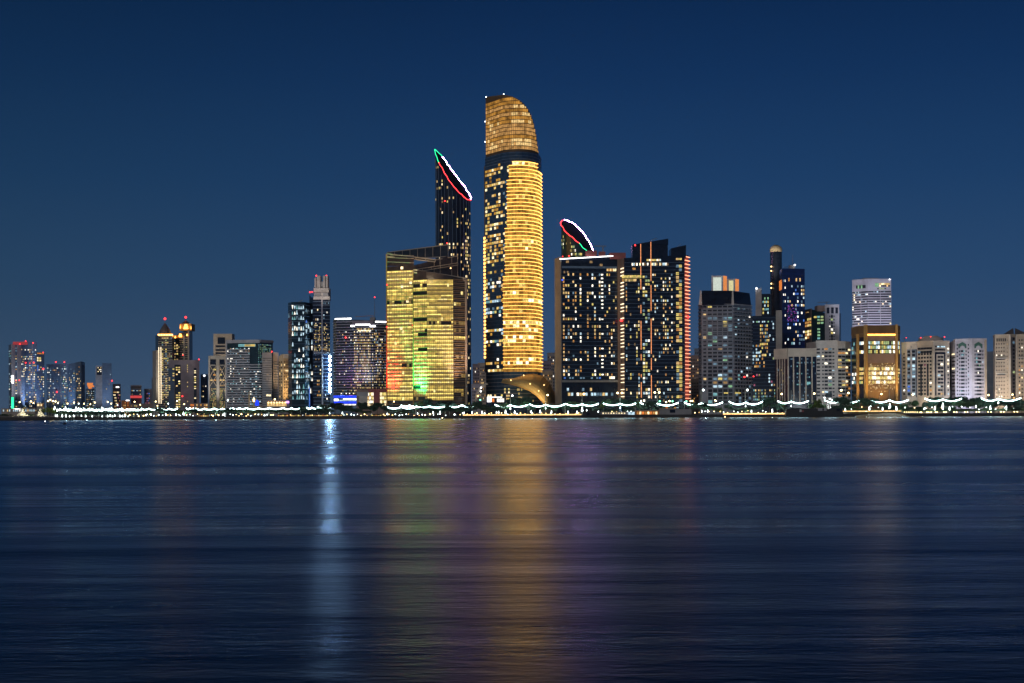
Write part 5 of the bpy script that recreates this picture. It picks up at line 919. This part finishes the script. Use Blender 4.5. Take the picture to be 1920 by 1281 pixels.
for t in [(92, 763, 26, 'bright', 1262), (100, 766, 14, 'green', 1266), (5, 776, 18, 'green', 1255), (14, 777, 14, 'dark', 1256), (-8, 772, 20, 'dark', 1258), (56, 776, 12, 'green', 1270),
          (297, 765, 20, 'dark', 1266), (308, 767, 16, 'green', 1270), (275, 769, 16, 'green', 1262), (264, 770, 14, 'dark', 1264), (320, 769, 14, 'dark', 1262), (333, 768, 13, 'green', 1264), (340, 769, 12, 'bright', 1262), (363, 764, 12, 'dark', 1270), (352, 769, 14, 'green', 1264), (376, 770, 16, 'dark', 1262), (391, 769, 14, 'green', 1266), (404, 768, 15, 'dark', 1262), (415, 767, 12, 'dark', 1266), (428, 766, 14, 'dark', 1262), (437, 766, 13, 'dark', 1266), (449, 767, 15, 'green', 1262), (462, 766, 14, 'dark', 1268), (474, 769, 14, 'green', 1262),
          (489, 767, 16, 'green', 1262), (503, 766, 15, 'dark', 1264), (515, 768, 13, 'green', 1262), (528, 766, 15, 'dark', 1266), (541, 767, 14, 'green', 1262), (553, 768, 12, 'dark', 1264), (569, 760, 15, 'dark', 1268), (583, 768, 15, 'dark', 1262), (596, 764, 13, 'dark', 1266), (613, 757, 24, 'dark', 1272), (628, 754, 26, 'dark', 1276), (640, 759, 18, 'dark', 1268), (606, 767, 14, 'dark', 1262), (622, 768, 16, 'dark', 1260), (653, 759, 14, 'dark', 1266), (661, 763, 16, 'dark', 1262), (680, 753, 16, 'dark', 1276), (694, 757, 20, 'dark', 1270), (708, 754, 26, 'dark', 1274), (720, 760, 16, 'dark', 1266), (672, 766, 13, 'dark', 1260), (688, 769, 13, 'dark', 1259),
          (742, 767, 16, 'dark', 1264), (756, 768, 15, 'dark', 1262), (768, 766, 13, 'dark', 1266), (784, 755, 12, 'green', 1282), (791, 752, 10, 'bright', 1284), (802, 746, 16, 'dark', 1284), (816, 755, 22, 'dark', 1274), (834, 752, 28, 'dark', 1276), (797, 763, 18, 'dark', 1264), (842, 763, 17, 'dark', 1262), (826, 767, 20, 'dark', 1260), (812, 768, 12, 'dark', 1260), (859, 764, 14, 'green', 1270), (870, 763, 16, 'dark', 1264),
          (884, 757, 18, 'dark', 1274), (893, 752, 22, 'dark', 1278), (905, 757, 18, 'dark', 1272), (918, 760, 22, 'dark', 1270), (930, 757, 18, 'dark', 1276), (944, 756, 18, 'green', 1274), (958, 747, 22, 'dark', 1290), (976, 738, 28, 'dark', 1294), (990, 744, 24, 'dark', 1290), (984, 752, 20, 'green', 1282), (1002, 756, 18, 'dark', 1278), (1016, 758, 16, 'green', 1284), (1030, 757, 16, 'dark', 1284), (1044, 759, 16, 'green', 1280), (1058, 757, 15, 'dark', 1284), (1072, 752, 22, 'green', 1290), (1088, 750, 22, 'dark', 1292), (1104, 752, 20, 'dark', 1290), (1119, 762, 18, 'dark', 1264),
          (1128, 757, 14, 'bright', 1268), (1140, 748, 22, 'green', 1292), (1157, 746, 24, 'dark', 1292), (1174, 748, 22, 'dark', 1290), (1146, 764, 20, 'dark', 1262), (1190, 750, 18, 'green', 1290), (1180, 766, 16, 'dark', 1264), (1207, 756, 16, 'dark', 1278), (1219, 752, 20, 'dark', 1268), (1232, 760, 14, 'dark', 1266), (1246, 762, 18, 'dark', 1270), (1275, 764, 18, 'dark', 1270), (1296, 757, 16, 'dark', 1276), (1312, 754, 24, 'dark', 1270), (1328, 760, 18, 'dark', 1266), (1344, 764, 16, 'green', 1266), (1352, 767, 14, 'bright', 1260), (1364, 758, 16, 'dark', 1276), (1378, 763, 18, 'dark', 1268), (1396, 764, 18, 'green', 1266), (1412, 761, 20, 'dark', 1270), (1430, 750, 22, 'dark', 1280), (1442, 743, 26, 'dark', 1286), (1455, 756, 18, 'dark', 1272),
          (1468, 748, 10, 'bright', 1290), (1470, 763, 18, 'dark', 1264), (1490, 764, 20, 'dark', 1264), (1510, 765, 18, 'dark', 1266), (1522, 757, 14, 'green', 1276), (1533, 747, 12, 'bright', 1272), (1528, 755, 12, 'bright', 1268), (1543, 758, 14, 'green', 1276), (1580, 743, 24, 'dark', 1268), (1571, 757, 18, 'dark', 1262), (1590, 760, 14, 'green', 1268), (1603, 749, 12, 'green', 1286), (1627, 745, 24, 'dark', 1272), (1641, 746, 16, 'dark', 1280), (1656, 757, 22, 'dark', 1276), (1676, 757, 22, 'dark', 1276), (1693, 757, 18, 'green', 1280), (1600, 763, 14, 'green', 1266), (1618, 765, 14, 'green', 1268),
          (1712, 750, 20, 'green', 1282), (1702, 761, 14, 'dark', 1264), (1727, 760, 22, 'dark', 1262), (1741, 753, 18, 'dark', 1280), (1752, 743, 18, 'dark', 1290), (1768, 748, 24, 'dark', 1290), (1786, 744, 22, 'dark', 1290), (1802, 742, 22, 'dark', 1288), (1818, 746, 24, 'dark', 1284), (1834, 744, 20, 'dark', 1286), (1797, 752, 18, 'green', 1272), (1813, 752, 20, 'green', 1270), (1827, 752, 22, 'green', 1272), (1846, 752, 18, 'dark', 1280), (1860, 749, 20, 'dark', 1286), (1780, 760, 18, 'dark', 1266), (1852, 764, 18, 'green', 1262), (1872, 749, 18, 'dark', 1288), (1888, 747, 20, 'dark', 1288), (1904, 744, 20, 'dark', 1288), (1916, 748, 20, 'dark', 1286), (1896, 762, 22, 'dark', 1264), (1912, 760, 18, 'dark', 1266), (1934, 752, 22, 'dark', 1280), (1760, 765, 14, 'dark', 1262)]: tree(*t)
for px in list(range(112, 262, 9)): tree(px + R.uniform(-2, 2), R.uniform(771, 774), R.uniform(10, 15), R.choice(['dark', 'green', 'green']), R.uniform(1256, 1262))
# ------------------------------------------------------------------ swags of light between masts
def festoon(px0, pxc, px1, ye, yc, sag, Y, mast=None, w=.42):
    o = empty('festoon_light', (ray(pxc, 770) * Y, Y, G))
    def sw(xa, ya, xb, yb):
        mb = MB(); pts = []
        for i in range(13): u = i / 12; pts.append(at(xa + (xb - xa) * u, ya + (yb - ya) * u + sag * 4 * u * (1 - u), Y - .3))
        for p, q in zip(pts, pts[1:]): mb.hexa([p + Vector((0, -.35, -w)), q + Vector((0, -.35, -w)), q + Vector((0, .35, -w)), p + Vector((0, .35, -w))], [p + Vector((0, -.35, w)), q + Vector((0, -.35, w)), q + Vector((0, .35, w)), p + Vector((0, .35, w))])
        build(mb, 'light_swag', 'swag_white', o)
    def post(px, y, r=.16): c = at(px, y, Y); mb = MB(); mb.bar((c.x, Y, G), (c.x, Y, c.z), r, 5); build(mb, 'mast', 'pole', o)
    if px0 is not None: sw(px0, ye, pxc, yc); post(px0, ye - .5)
    if px1 is not None: sw(pxc, yc, px1, ye); post(px1, ye - .5)
    post(pxc, mast or yc - 1, .28)
    rep(o, pxc, 'white glowing light swag pair on posts', 'festoon light', 'white light swags along the promenade')
for f in [(1840, 1871.5, 1914, 746.5, 748, 4.5, 1272, 724), (1734.5, 1767.5, 1803, 747.5, 749, 4, 1272, 727), (1634, 1667.5, 1703, 750, 750.5, 4.5, 1270, 729), (1546, 1578, 1612, 750.5, 751, 4.5, 1274, None), (1458, 1483.5, 1516, 751.8, 753, 4, 1270, 732), (1367, 1398, 1430, 753, 755, 4.5, 1270, 730), (1283, 1316, 1355, 754.5, 756, 4.5, 1275, 735), (1200, 1233, 1272, 755, 757, 4.5, 1276, 737), (1131, 1163, 1192, 756.5, 757.5, 3, 1274, 735), (1060, 1091.5, 1122, 757, 758, 3.5, 1272, 738), (993, 1023, 1059, 758, 759, 4, 1270, 741), (945, None, None, 0, 0, 0, 0, None)]:
    if f[1]: festoon(*f)
festoon(928, 957, 990, 759, 760, 3.5, 1272, 742); festoon(843, 866, 889, 762, 759.5, 3, 1276); festoon(780, 805, 835, 762, 762, 2.5, 1270); festoon(726, 752, 779, 763.5, 763, 3, 1268); festoon(752, 768, 786, 760, 760, 2.5, 1300)
for x0, xc, x1, y, Y in [(575, 585, 598, 764, 1272), (531, 547, 563, 765, 1274), (484, 505, 531, 765, 1274), (463, 484, 503, 765.5, 1278), (436, 449, 461, 765, 1274), (402, 417, 433, 766, 1276), (367, 383, 402, 766, 1278), (349, 356, 363, 765, 1276), (303, 318, 333, 766, 1274), (265, 279, 296, 766, 1276), (238, 252, 266, 767, 1278), (595, 607, 622, 763, 1280)]: festoon(x0, xc, x1, y, y + .3, 2.4, Y, None, .4)
for i, px in enumerate(range(112, 244, 13)): festoon(px, px + 8, px + 17, 766.5 + 1.1 * (i % 3), 767 + .8 * (i % 2), 2.4, 1272 + 5 * (i % 4), None, .38)
# ------------------------------------------------------------------ street lamps
def lamp_mesh(name, parts):
    mb = MB(); ms = []
    for fn, mat in parts:
        k = len(mb.f); fn(mb); ms.append(mat)
        for i in range(k, len(mb.f)): mb.m[i] = len(ms) - 1
    me = bpy.data.meshes.new(name); me.from_pydata([tuple(v) for v in mb.v], [], mb.f)
    for m_ in ms: me.materials.append(M[m_])
    me.polygons.foreach_set('material_index', mb.m); return me
pole1 = lamp_mesh('pole', [(lambda mb: (mb.bar((0, 0, 0), (0, 0, 1), .012, 6, 0, .007), mb.bar((0, 0, 1), (.1, 0, 1.015), .006)), 'pole')])
head_s = lamp_mesh('lamp_head', [(lambda mb: mb.ball((.1, 0, 1.0), .042, 8), 'lamp_sodium')]); head_w = lamp_mesh('lamp_head', [(lambda mb: mb.ball((.1, 0, 1.0), .040, 8), 'lamp_white')])
def street_lamp(px, ptop, kind='s', flip=False, Y=1300, double=False):
    c = at(px, ptop, Y); o = empty('street_lamp', (c.x, Y, G)); h = c.z - G
    for me in [pole1, head_w if kind == 'w' else head_s]:
        for s_ in ((1, -1) if double else ((-1,) if flip else (1,))):
            if me is pole1 and double and s_ < 0: continue
            q = bpy.data.objects.new(me.name.split('.')[0], me); COL.objects.link(q); q.parent = o; q.scale = (h * s_, h, h)
    rep(o, px, 'tall street lamp with ' + ('twin ' if double else '') + ('white head' if kind == 'w' else 'warm yellow head'), 'street lamp', 'street lamps along the shore road')
for a in [(34, 754, 's'), (55, 753, 's'), (60, 756, 's'), (87, 752, 's'), (91, 750, 's'), (96, 752, 's'), (101, 753, 's'), (106, 756, 's'), (124, 757, 's'), (136, 755, 's'), (145, 757, 'w'), (155, 757, 's'), (167, 758, 's'), (175, 755, 's'), (199, 754, 's'), (206, 757, 's'), (218, 760, 'w'), (255, 753.5, 's', True), (265, 759, 's', True), (289, 753, 's'), (293, 761, 's'), (329, 752, 's'), (343, 758, 's'), (424, 751, 'w'), (313, 757, 'w'), (512, 749, 's'), (736, 753, 's'), (957, 742, 'w'), (1023, 741, 's'), (1091, 739, 's'), (1162, 737, 's', False, 1300, True), (1232, 736, 's', False, 1300, True), (1462, 739, 's'), (1523, 738, 's'), (1573, 732, 's'), (1587, 737, 's'), (1649, 739, 's'), (1708, 740, 's'), (1895, 740, 's'), (1314, 731.5, 'w', False, 1290), (1397, 731.5, 'w', False, 1290), (1543, 746, 'w'), (1553, 748, 'w'), (1557, 750, 'w'), (1254, 752, 's'), (1296, 752, 's'), (1850, 741, 's'), (1340, 752, 's')]: street_lamp(*a)
# ------------------------------------------------------------------ small lamps and light sculptures
glob = {}
for nme, mat in (('warm', 'lamp_warm'), ('white', 'lamp_white'), ('green', 'lamp_green'), ('yellow', 'lamp_sodium')):
    glob[nme] = lamp_mesh('garden_lamp', [(lambda mb: mb.bar((0, 0, 0), (0, 0, 2.6), .09), 'pole'), (lambda mb: mb.ball((0, 0, 2.9), .48, 8), mat)])
def garden_lamp(px, py, kind, Y, s=1.):
    c = at(px, py, Y); q = bpy.data.objects.new('garden_lamp', glob[kind]); COL.objects.link(q); q.location = (c.x, Y, c.z - 2.9 * s); q.scale = (s, s, s); rep(q, px, f'small {kind} globe lamp on the promenade', 'lamp', 'small promenade lamps')
for px in range(232, 868, 6):
    garden_lamp(px + R.uniform(-2.5, 2.5), R.uniform(776.5, 780.5), R.choice(['warm', 'white', 'yellow', 'warm', 'yellow'] if 510 < px < 720 else ['white', 'warm', 'white', 'yellow', 'yellow']), R.uniform(1252, 1256), R.uniform(.45, 1.15))
for px in range(870, 1090, 9): garden_lamp(px + R.uniform(-3, 3), R.uniform(774.5, 777), R.choice(['warm', 'white', 'warm', 'yellow']), R.uniform(1252, 1256), R.uniform(.5, 1.1))
for px in range(1096, 1475, 9): garden_lamp(px + R.uniform(-3, 3), R.uniform(770, 775), R.choice(['warm', 'white', 'yellow']), R.uniform(1253, 1258), R.uniform(.45, 1.0))
for px in range(1580, 1920, 17): garden_lamp(px + R.uniform(-4, 4), R.uniform(762, 768), R.choice(['white', 'yellow', 'white']), R.uniform(1258, 1264), R.uniform(.5, .9))
for px, py in ((1237, 752.5), (1261, 752.5), (1287, 752.5)): garden_lamp(px, py, 'green', 1296, 1.5)
for px, py in ((1249, 754), (1255, 752), (1202, 752), (1295, 752), (1341, 751)): garden_lamp(px, py, 'yellow', 1297, 1.3)
for px in (1725.5, 1728, 1738, 1741.5, 1746, 1754, 1757, 1770, 1774, 1789, 1793.5, 1809, 1814, 1831, 1836, 1853, 1858.5, 1877, 1882, 1902, 1907.5): garden_lamp(px, 773.2 - (px - 1725) * .006, 'yellow', SH - 1, .85)
for px in range(1696, 1722, 4): garden_lamp(px, 772.8, 'yellow', SH - 1, .6)
star = lamp_mesh('light_sculpture', [(lambda mb: mb.lathe((0, 0, 0), [(.5, 0), (.9, .6), (.75, 1.8), (.45, 3.2), (.2, 4.4), (0, 5)], 8), 'lamp_white')])
def sculpture(px, pyb, hpx, Y):
    c = at(px, pyb, Y); q = bpy.data.objects.new('light_sculpture', star); COL.objects.link(q); s_ = hpx * Y / FP / 5; q.location = (c.x, Y, c.z); q.scale = (s_, s_, s_); q.rotation_euler = (0, 0, R.uniform(0, 6)); rep(q, px, 'white glowing cone shaped light sculpture', 'light sculpture', 'white glowing light sculptures')
for px, y, h_ in [(1585, 770, 5), (1630, 769, 7), (1655, 769, 6), (1668.5, 765, 9), (1681, 769, 7), (1733, 768, 4), (1753, 769, 7), (1768, 763, 8), (1768, 768, 5), (1780.5, 769, 7), (1830, 764, 4.5), (1857, 768, 7.5), (1872, 757, 5), (1887, 765, 4.5), (1887, 769, 3), (1448, 773, 6.5), (1316, 773, 4), (1327, 773, 5), (1409, 773.5, 5), (1398, 763, 4), (1483.5, 763, 3.5), (1163, 766, 4), (1091.5, 772, 9), (1100, 771, 4), (1023, 767, 4), (1034, 774.5, 5), (1013, 774.5, 6), (996, 774.5, 5), (1065, 775, 5), (1082, 775, 5), (965, 775.5, 6), (948, 775.5, 7), (935, 775.5, 5), (931, 775.5, 4.5), (904, 775.5, 5), (885, 775.5, 4), (870, 776, 4), (825, 777, 6.5), (812, 776, 5), (783, 777, 4), (726, 778, 4), (642, 777, 5), (618, 777, 4), (344, 778, 6), (330, 779, 4), (311, 779, 4), (283, 779, 4), (274, 780, 4), (421, 778, 4), (957, 768, 5)]: sculpture(px, y, h_, R.uniform(1253, 1258))
# the brightest stretch: many white lights among the trees
for i in range(44): sculpture(R.uniform(100, 250), R.choice([R.uniform(767, 772), R.uniform(767, 772), R.uniform(780.5, 783), R.uniform(780.5, 783)]), R.uniform(3, 6), R.uniform(1251, 1266))
# terraces with warm strips
for i, (x0, x1) in enumerate([(521, 541), (545, 556), (558, 567), (572, 603), (604, 622), (622, 644), (696, 716), (372, 392)]):
    block('terrace_pavilion', ['low open terrace pavilion strung with warm lights ' + z for z in ('below the arcade', 'left below the jagged tower', 'right below the jagged tower', 'below the pale crown tower', 'left below the blue podium', 'right below the blue podium', 'below the rose podium', 'below the mauve slab')][i], x0, x1, 777, 783, 1252, 5, 'hull', 'pavilion', [('roof', x0 - 1, x1 + 1, 776.3, 777.2, 'dark', .8)] + [('window', x, min(x + 3, x1), 778 + (k % 2), 781.5, 'room_' + ('amber', 'warm', 'yellow', 'warmdim')[(k + i) % 4], .3) for k, x in enumerate(range(x0, x1 - 2, 4))])
# ------------------------------------------------------------------ buoys and the low boat
def buoy(label, px, py0, py1, Y, mat, topmat):
    a = at(px, py1, Y); a.z = 0; h = zz(px, py0, Y); r = empty('buoy', a, label, 'buoy'); k = Y / FP
    mb = MB(); mb.lathe((a.x, a.y, -.3), [(0, 0), (1.9 * k, 0), (2. * k, .4), (1.6 * k, .6), (.7 * k, h * .5), (.5 * k, h * .7)], 10); build(mb, 'float', mat, r); mb = MB(); mb.ball((a.x, a.y, h * .85), max(.22, .8 * k), 8); build(mb, 'lantern', topmat, r)
def wy(px, py): return H * FP / (py - HY + (px - CX) * RS)
buoy('dark buoy with white top light below the second tent', 84.5, 789, 796.5, wy(84.5, 796), 'dark', 'led_white'); buoy('dark buoy with yellow light below the gold wedge', 829.5, 783, 788, wy(829, 787.5), 'dark', 'lamp_sodium'); buoy('dark buoy with yellow light below the gridded tower', 1359.5, 781, 785.5, wy(1359, 785), 'dark', 'lamp_sodium')
Yb = wy(121, 796); a = at(121, 795, Yb); r = empty('rowing_boat', (a.x, Yb, 0), 'low dark boat lying on the water near the left buoy', 'boat'); mb = MB()
L_ = 3.4 * Yb / FP; mb.hexa([(a.x - L_ * .7, Yb - .5, -.15), (a.x + L_ * .6, Yb - .5, -.15), (a.x + L_ * .6, Yb + .5, -.15), (a.x - L_ * .7, Yb + .5, -.15)], [(a.x - L_, Yb - .8, .45), (a.x + L_, Yb - .7, .6), (a.x + L_, Yb + .7, .6), (a.x - L_, Yb + .8, .45)]); build(mb, 'hull', 'hull', r); mb = MB(); mb.box(a.x - .2, a.x + L_ * .6, Yb - .45, Yb + .45, .5, .95); build(mb, 'cabin', 'dark', r)
label_reps()
# ------------------------------------------------------------------ floodlights and added fill, sky, camera
def P3(px, py, Y): return at(px, py, Y)
spot(P3(728, 767, 1415), P3(728, 690, 1425), 4.5e5, (1., .02, .05), .7); spot(P3(737, 767, 1413), P3(737, 700, 1423), 4.5e5, (1., .02, .05), .7)
spot(P3(780, 767, 1394), P3(781, 690, 1405), 8e5, (.0, 1., .30), .7); spot(P3(789, 767, 1392), P3(790, 690, 1403), 8e5, (.0, 1., .30), .7); spot(P3(770, 767, 1408), P3(768, 700, 1419), 2e4, (.0, 1., .3), .7)
spot(P3(865, 760, 1375), P3(862, 640, 1406), 4e5, (1., .68, .52), .8); spot(P3(800, 520, 1370), P3(800, 488, 1430), 2.5e4, (1., .75, .45), 1.5); spot(P3(745, 520, 1380), P3(760, 478, 1435), 3e4, (1., .75, .45), 1.5)  # unseen warm spots added to lift the wedge's side strip and roof frames
spot(P3(603, 575, 1490), P3(603, 535, 1525), 2.8e4, (1., .86, .74), 1.2); spot(P3(1635, 655, 1395), P3(1635, 570, 1462), 3e5, (.84, .84, 1.), 1.2); spot(P3(690, 727, 1455), P3(680, 650, 1472), 3e4, (.7, .75, 1.), 1.8)  # last two are unseen, added to brighten the striped tower and hotel
spot(P3(32, 772, 3130), P3(32, 700, 3206), 4e5, (.85, .88, 1.), 1.3); spot(P3(115, 772, 3310), P3(120, 700, 3388), 2e5, (.55, .72, 1.), 1.6); spot(P3(190, 772, 3330), P3(192, 720, 3410), 2.5e5, (.7, .8, 1.), 1.3); spot(P3(60, 772, 3220), P3(58, 700, 3300), 4e5, (.6, .7, 1.), 1.3)  # unseen spots added to brighten the dark far-left towers
spot(P3(300, 772, 1700), P3(305, 680, 1745), 1.2e5, (1., .88, .7), 1.3); spot(P3(410, 772, 1600), P3(410, 690, 1640), 1.2e5, (1., .9, .75), 1.3)
spot(P3(640, 745, 1440), P3(640, 690, 1472), 3e4, (.25, .3, 1.), 1.5); spot(P3(655, 745, 1440), P3(662, 700, 1470), 2.0e4, (1., .1, .5), 1.4)
spot(P3(1625, 770, 1330), P3(1625, 640, 1342), 0.9e5, (1., .62, .2), .7); spot(P3(1680.5, 770, 1330), P3(1680.5, 640, 1340), 0.9e5, (1., .62, .2), .7); spot(P3(1609, 770, 1342), P3(1609, 660, 1352), 8e4, (1., .55, .2), .7); spot(P3(1652, 770, 1322), P3(1652, 690, 1340), 6e4, (1., .60, .2), 1.5)
spot(P3(536, 768, 1545), P3(536, 700, 1562), 1.2e5, (1., .6, .25), 1.3)
spot(P3(1288, 765, 1380), P3(1288, 640, 1392), 9e4, (1., .25, .15), .6); spot(P3(1000, 770, 1395), P3(1000, 718, 1425), 5e4, (1., .7, .3), 1.6); spot(P3(1344, 590, 1385), P3(1340, 660, 1407), 0, (1, 1, 1))
for px, col, e in ((1555, (.85, .9, 1.), 2.2e5), (1735, (1., .86, .68), 2.4e5), (1820, (.80, .84, 1.), 3.0e5), (1880, (1., .8, .58), 2.6e5), (1390, (.85, .9, 1.), 1.5e5), (455, (.8, .9, 1.), 1.6e5), (345, (1., .8, .7), 1.0e5)):
    Yf = 1312 if px > 1000 else 1500; spot(P3(px, 773, Yf - 14), P3(px, 690, Yf + 24), e * .4, col, 2.2, 1., 'road_fill', 6)  # unseen spots added to brighten facades, standing for street light
m, n, out = nt('air')
v = n.nodes.new('ShaderNodeVolumePrincipled'); v.inputs['Color'].default_value = (.62, .78, .95, 1); v.inputs['Density'].default_value = 0.00004; v.inputs['Anisotropy'].default_value = .3
n.links.new(v.outputs[0], out.inputs['Volume']); M['air'] = m
mb = MB(); mb.box(-3060, 3060, -80, 6080, -3, 430); o = build(mb, 'haze', 'air'); o['kind'] = 'stuff'
PL = bpy.data.lights.new('promenade_fill', 'POINT'); PL.energy = 1300; PL.color = (.74, 1., .86); PL.shadow_soft_size = .5  # unseen points added to brighten the trees, beside the modelled lamps
for px in range(118, 1930, 58):
    if 560 < px < 720 or 780 < px < 935: continue
    c = at(px + R.uniform(-14, 14), 768, 1263 + R.uniform(-3, 3)); lo = bpy.data.objects.new('promenade_fill', PL); COL.objects.link(lo); lo.location = (c.x, c.y, 4.6)
Sun = bpy.data.lights.new('facade_fill_sun', 'SUN'); Sun.energy = .55; Sun.angle = math.radians(15); Sun.color = (1., .93, .86); so = bpy.data.objects.new('facade_fill_sun', Sun); COL.objects.link(so); so.rotation_euler = (math.radians(62), 0, math.radians(-24))  # unseen soft sun added to brighten the pale facades
w = bpy.data.worlds.new('World'); S.world = w; w.use_nodes = True; wn = w.node_tree; wn.nodes.clear()
wo = wn.nodes.new('ShaderNodeOutputWorld'); bg = wn.nodes.new('ShaderNodeBackground'); tc = wn.nodes.new('ShaderNodeTexCoord'); sx = wn.nodes.new('ShaderNodeSeparateXYZ'); rp = wn.nodes.new('ShaderNodeValToRGB')
wn.links.new(tc.outputs['Generated'], sx.inputs[0]); wn.links.new(sx.outputs['Z'], rp.inputs[0])
def lin(c): return [((v / 255 + .055) / 1.055) ** 2.4 if v > 10 else v / 255 / 12.92 for v in c] + [1]
stops = [(0., (68, 92, 126)), (.035, (58, 86, 122)), (.09, (42, 75, 114)), (.16, (27, 62, 104)), (.23, (16, 49, 91)), (.285, (9, 39, 78)), (.33, (4, 22, 48)), (.40, (1, 9, 24)), (1., (1, 5, 14))]
cr = rp.color_ramp
for i, (p, c) in enumerate(stops):
    e = cr.elements[i] if i < 2 else cr.elements.new(p)
    e.position = p; e.color = lin(c)
# a warmer, greyer glow of the city low in the west (left)
sc = wn.nodes.new('ShaderNodeMapRange'); sc.inputs['From Min'].default_value = .05; sc.inputs['From Max'].default_value = -.45; sc.inputs['To Min'].default_value = 0; sc.inputs['To Max'].default_value = .8; wn.links.new(sx.outputs['X'], sc.inputs[0])
mx = wn.nodes.new('ShaderNodeMix'); mx.data_type = 'RGBA'; mx.blend_type = 'MULTIPLY'; mx.inputs['B'].default_value = (.86, .80, .66, 1); wn.links.new(sc.outputs[0], mx.inputs['Factor']); wn.links.new(rp.outputs[0], mx.inputs['A'])
wn.links.new(mx.outputs['Result'], bg.inputs[0]); bg.inputs[1].default_value = 1.; wn.links.new(bg.outputs[0], wo.inputs[0])
cam = bpy.data.cameras.new('camera'); cam.lens = 50; cam.sensor_width = 36; cam.shift_y = (HY - 640.5) / 1920; cam.clip_start = 1; cam.clip_end = 20000
co = bpy.data.objects.new('camera', cam); COL.objects.link(co); S.camera = co
from mathutils import Matrix
c_, s_ = math.cos(RS), math.sin(RS); co.matrix_world = Matrix(((c_, s_, 0, 0), (0, 0, -1, 0), (-s_, c_, 0, H), (0, 0, 0, 1)))
S.view_settings.view_transform = 'Standard'; S.view_settings.look = 'None'; S.view_settings.exposure = 0; S.view_settings.gamma = 1
S.cycles.use_denoising = True; S.cycles.max_bounces = 6; S.cycles.diffuse_bounces = 2; S.cycles.glossy_bounces = 3; S.cycles.sample_clamp_indirect = 120; S.cycles.sample_clamp_direct = 0
for o_ in S.objects:
    if o_.parent is None and o_.get('category') and not o_.get('kind'): o_['kind'] = 'thing'
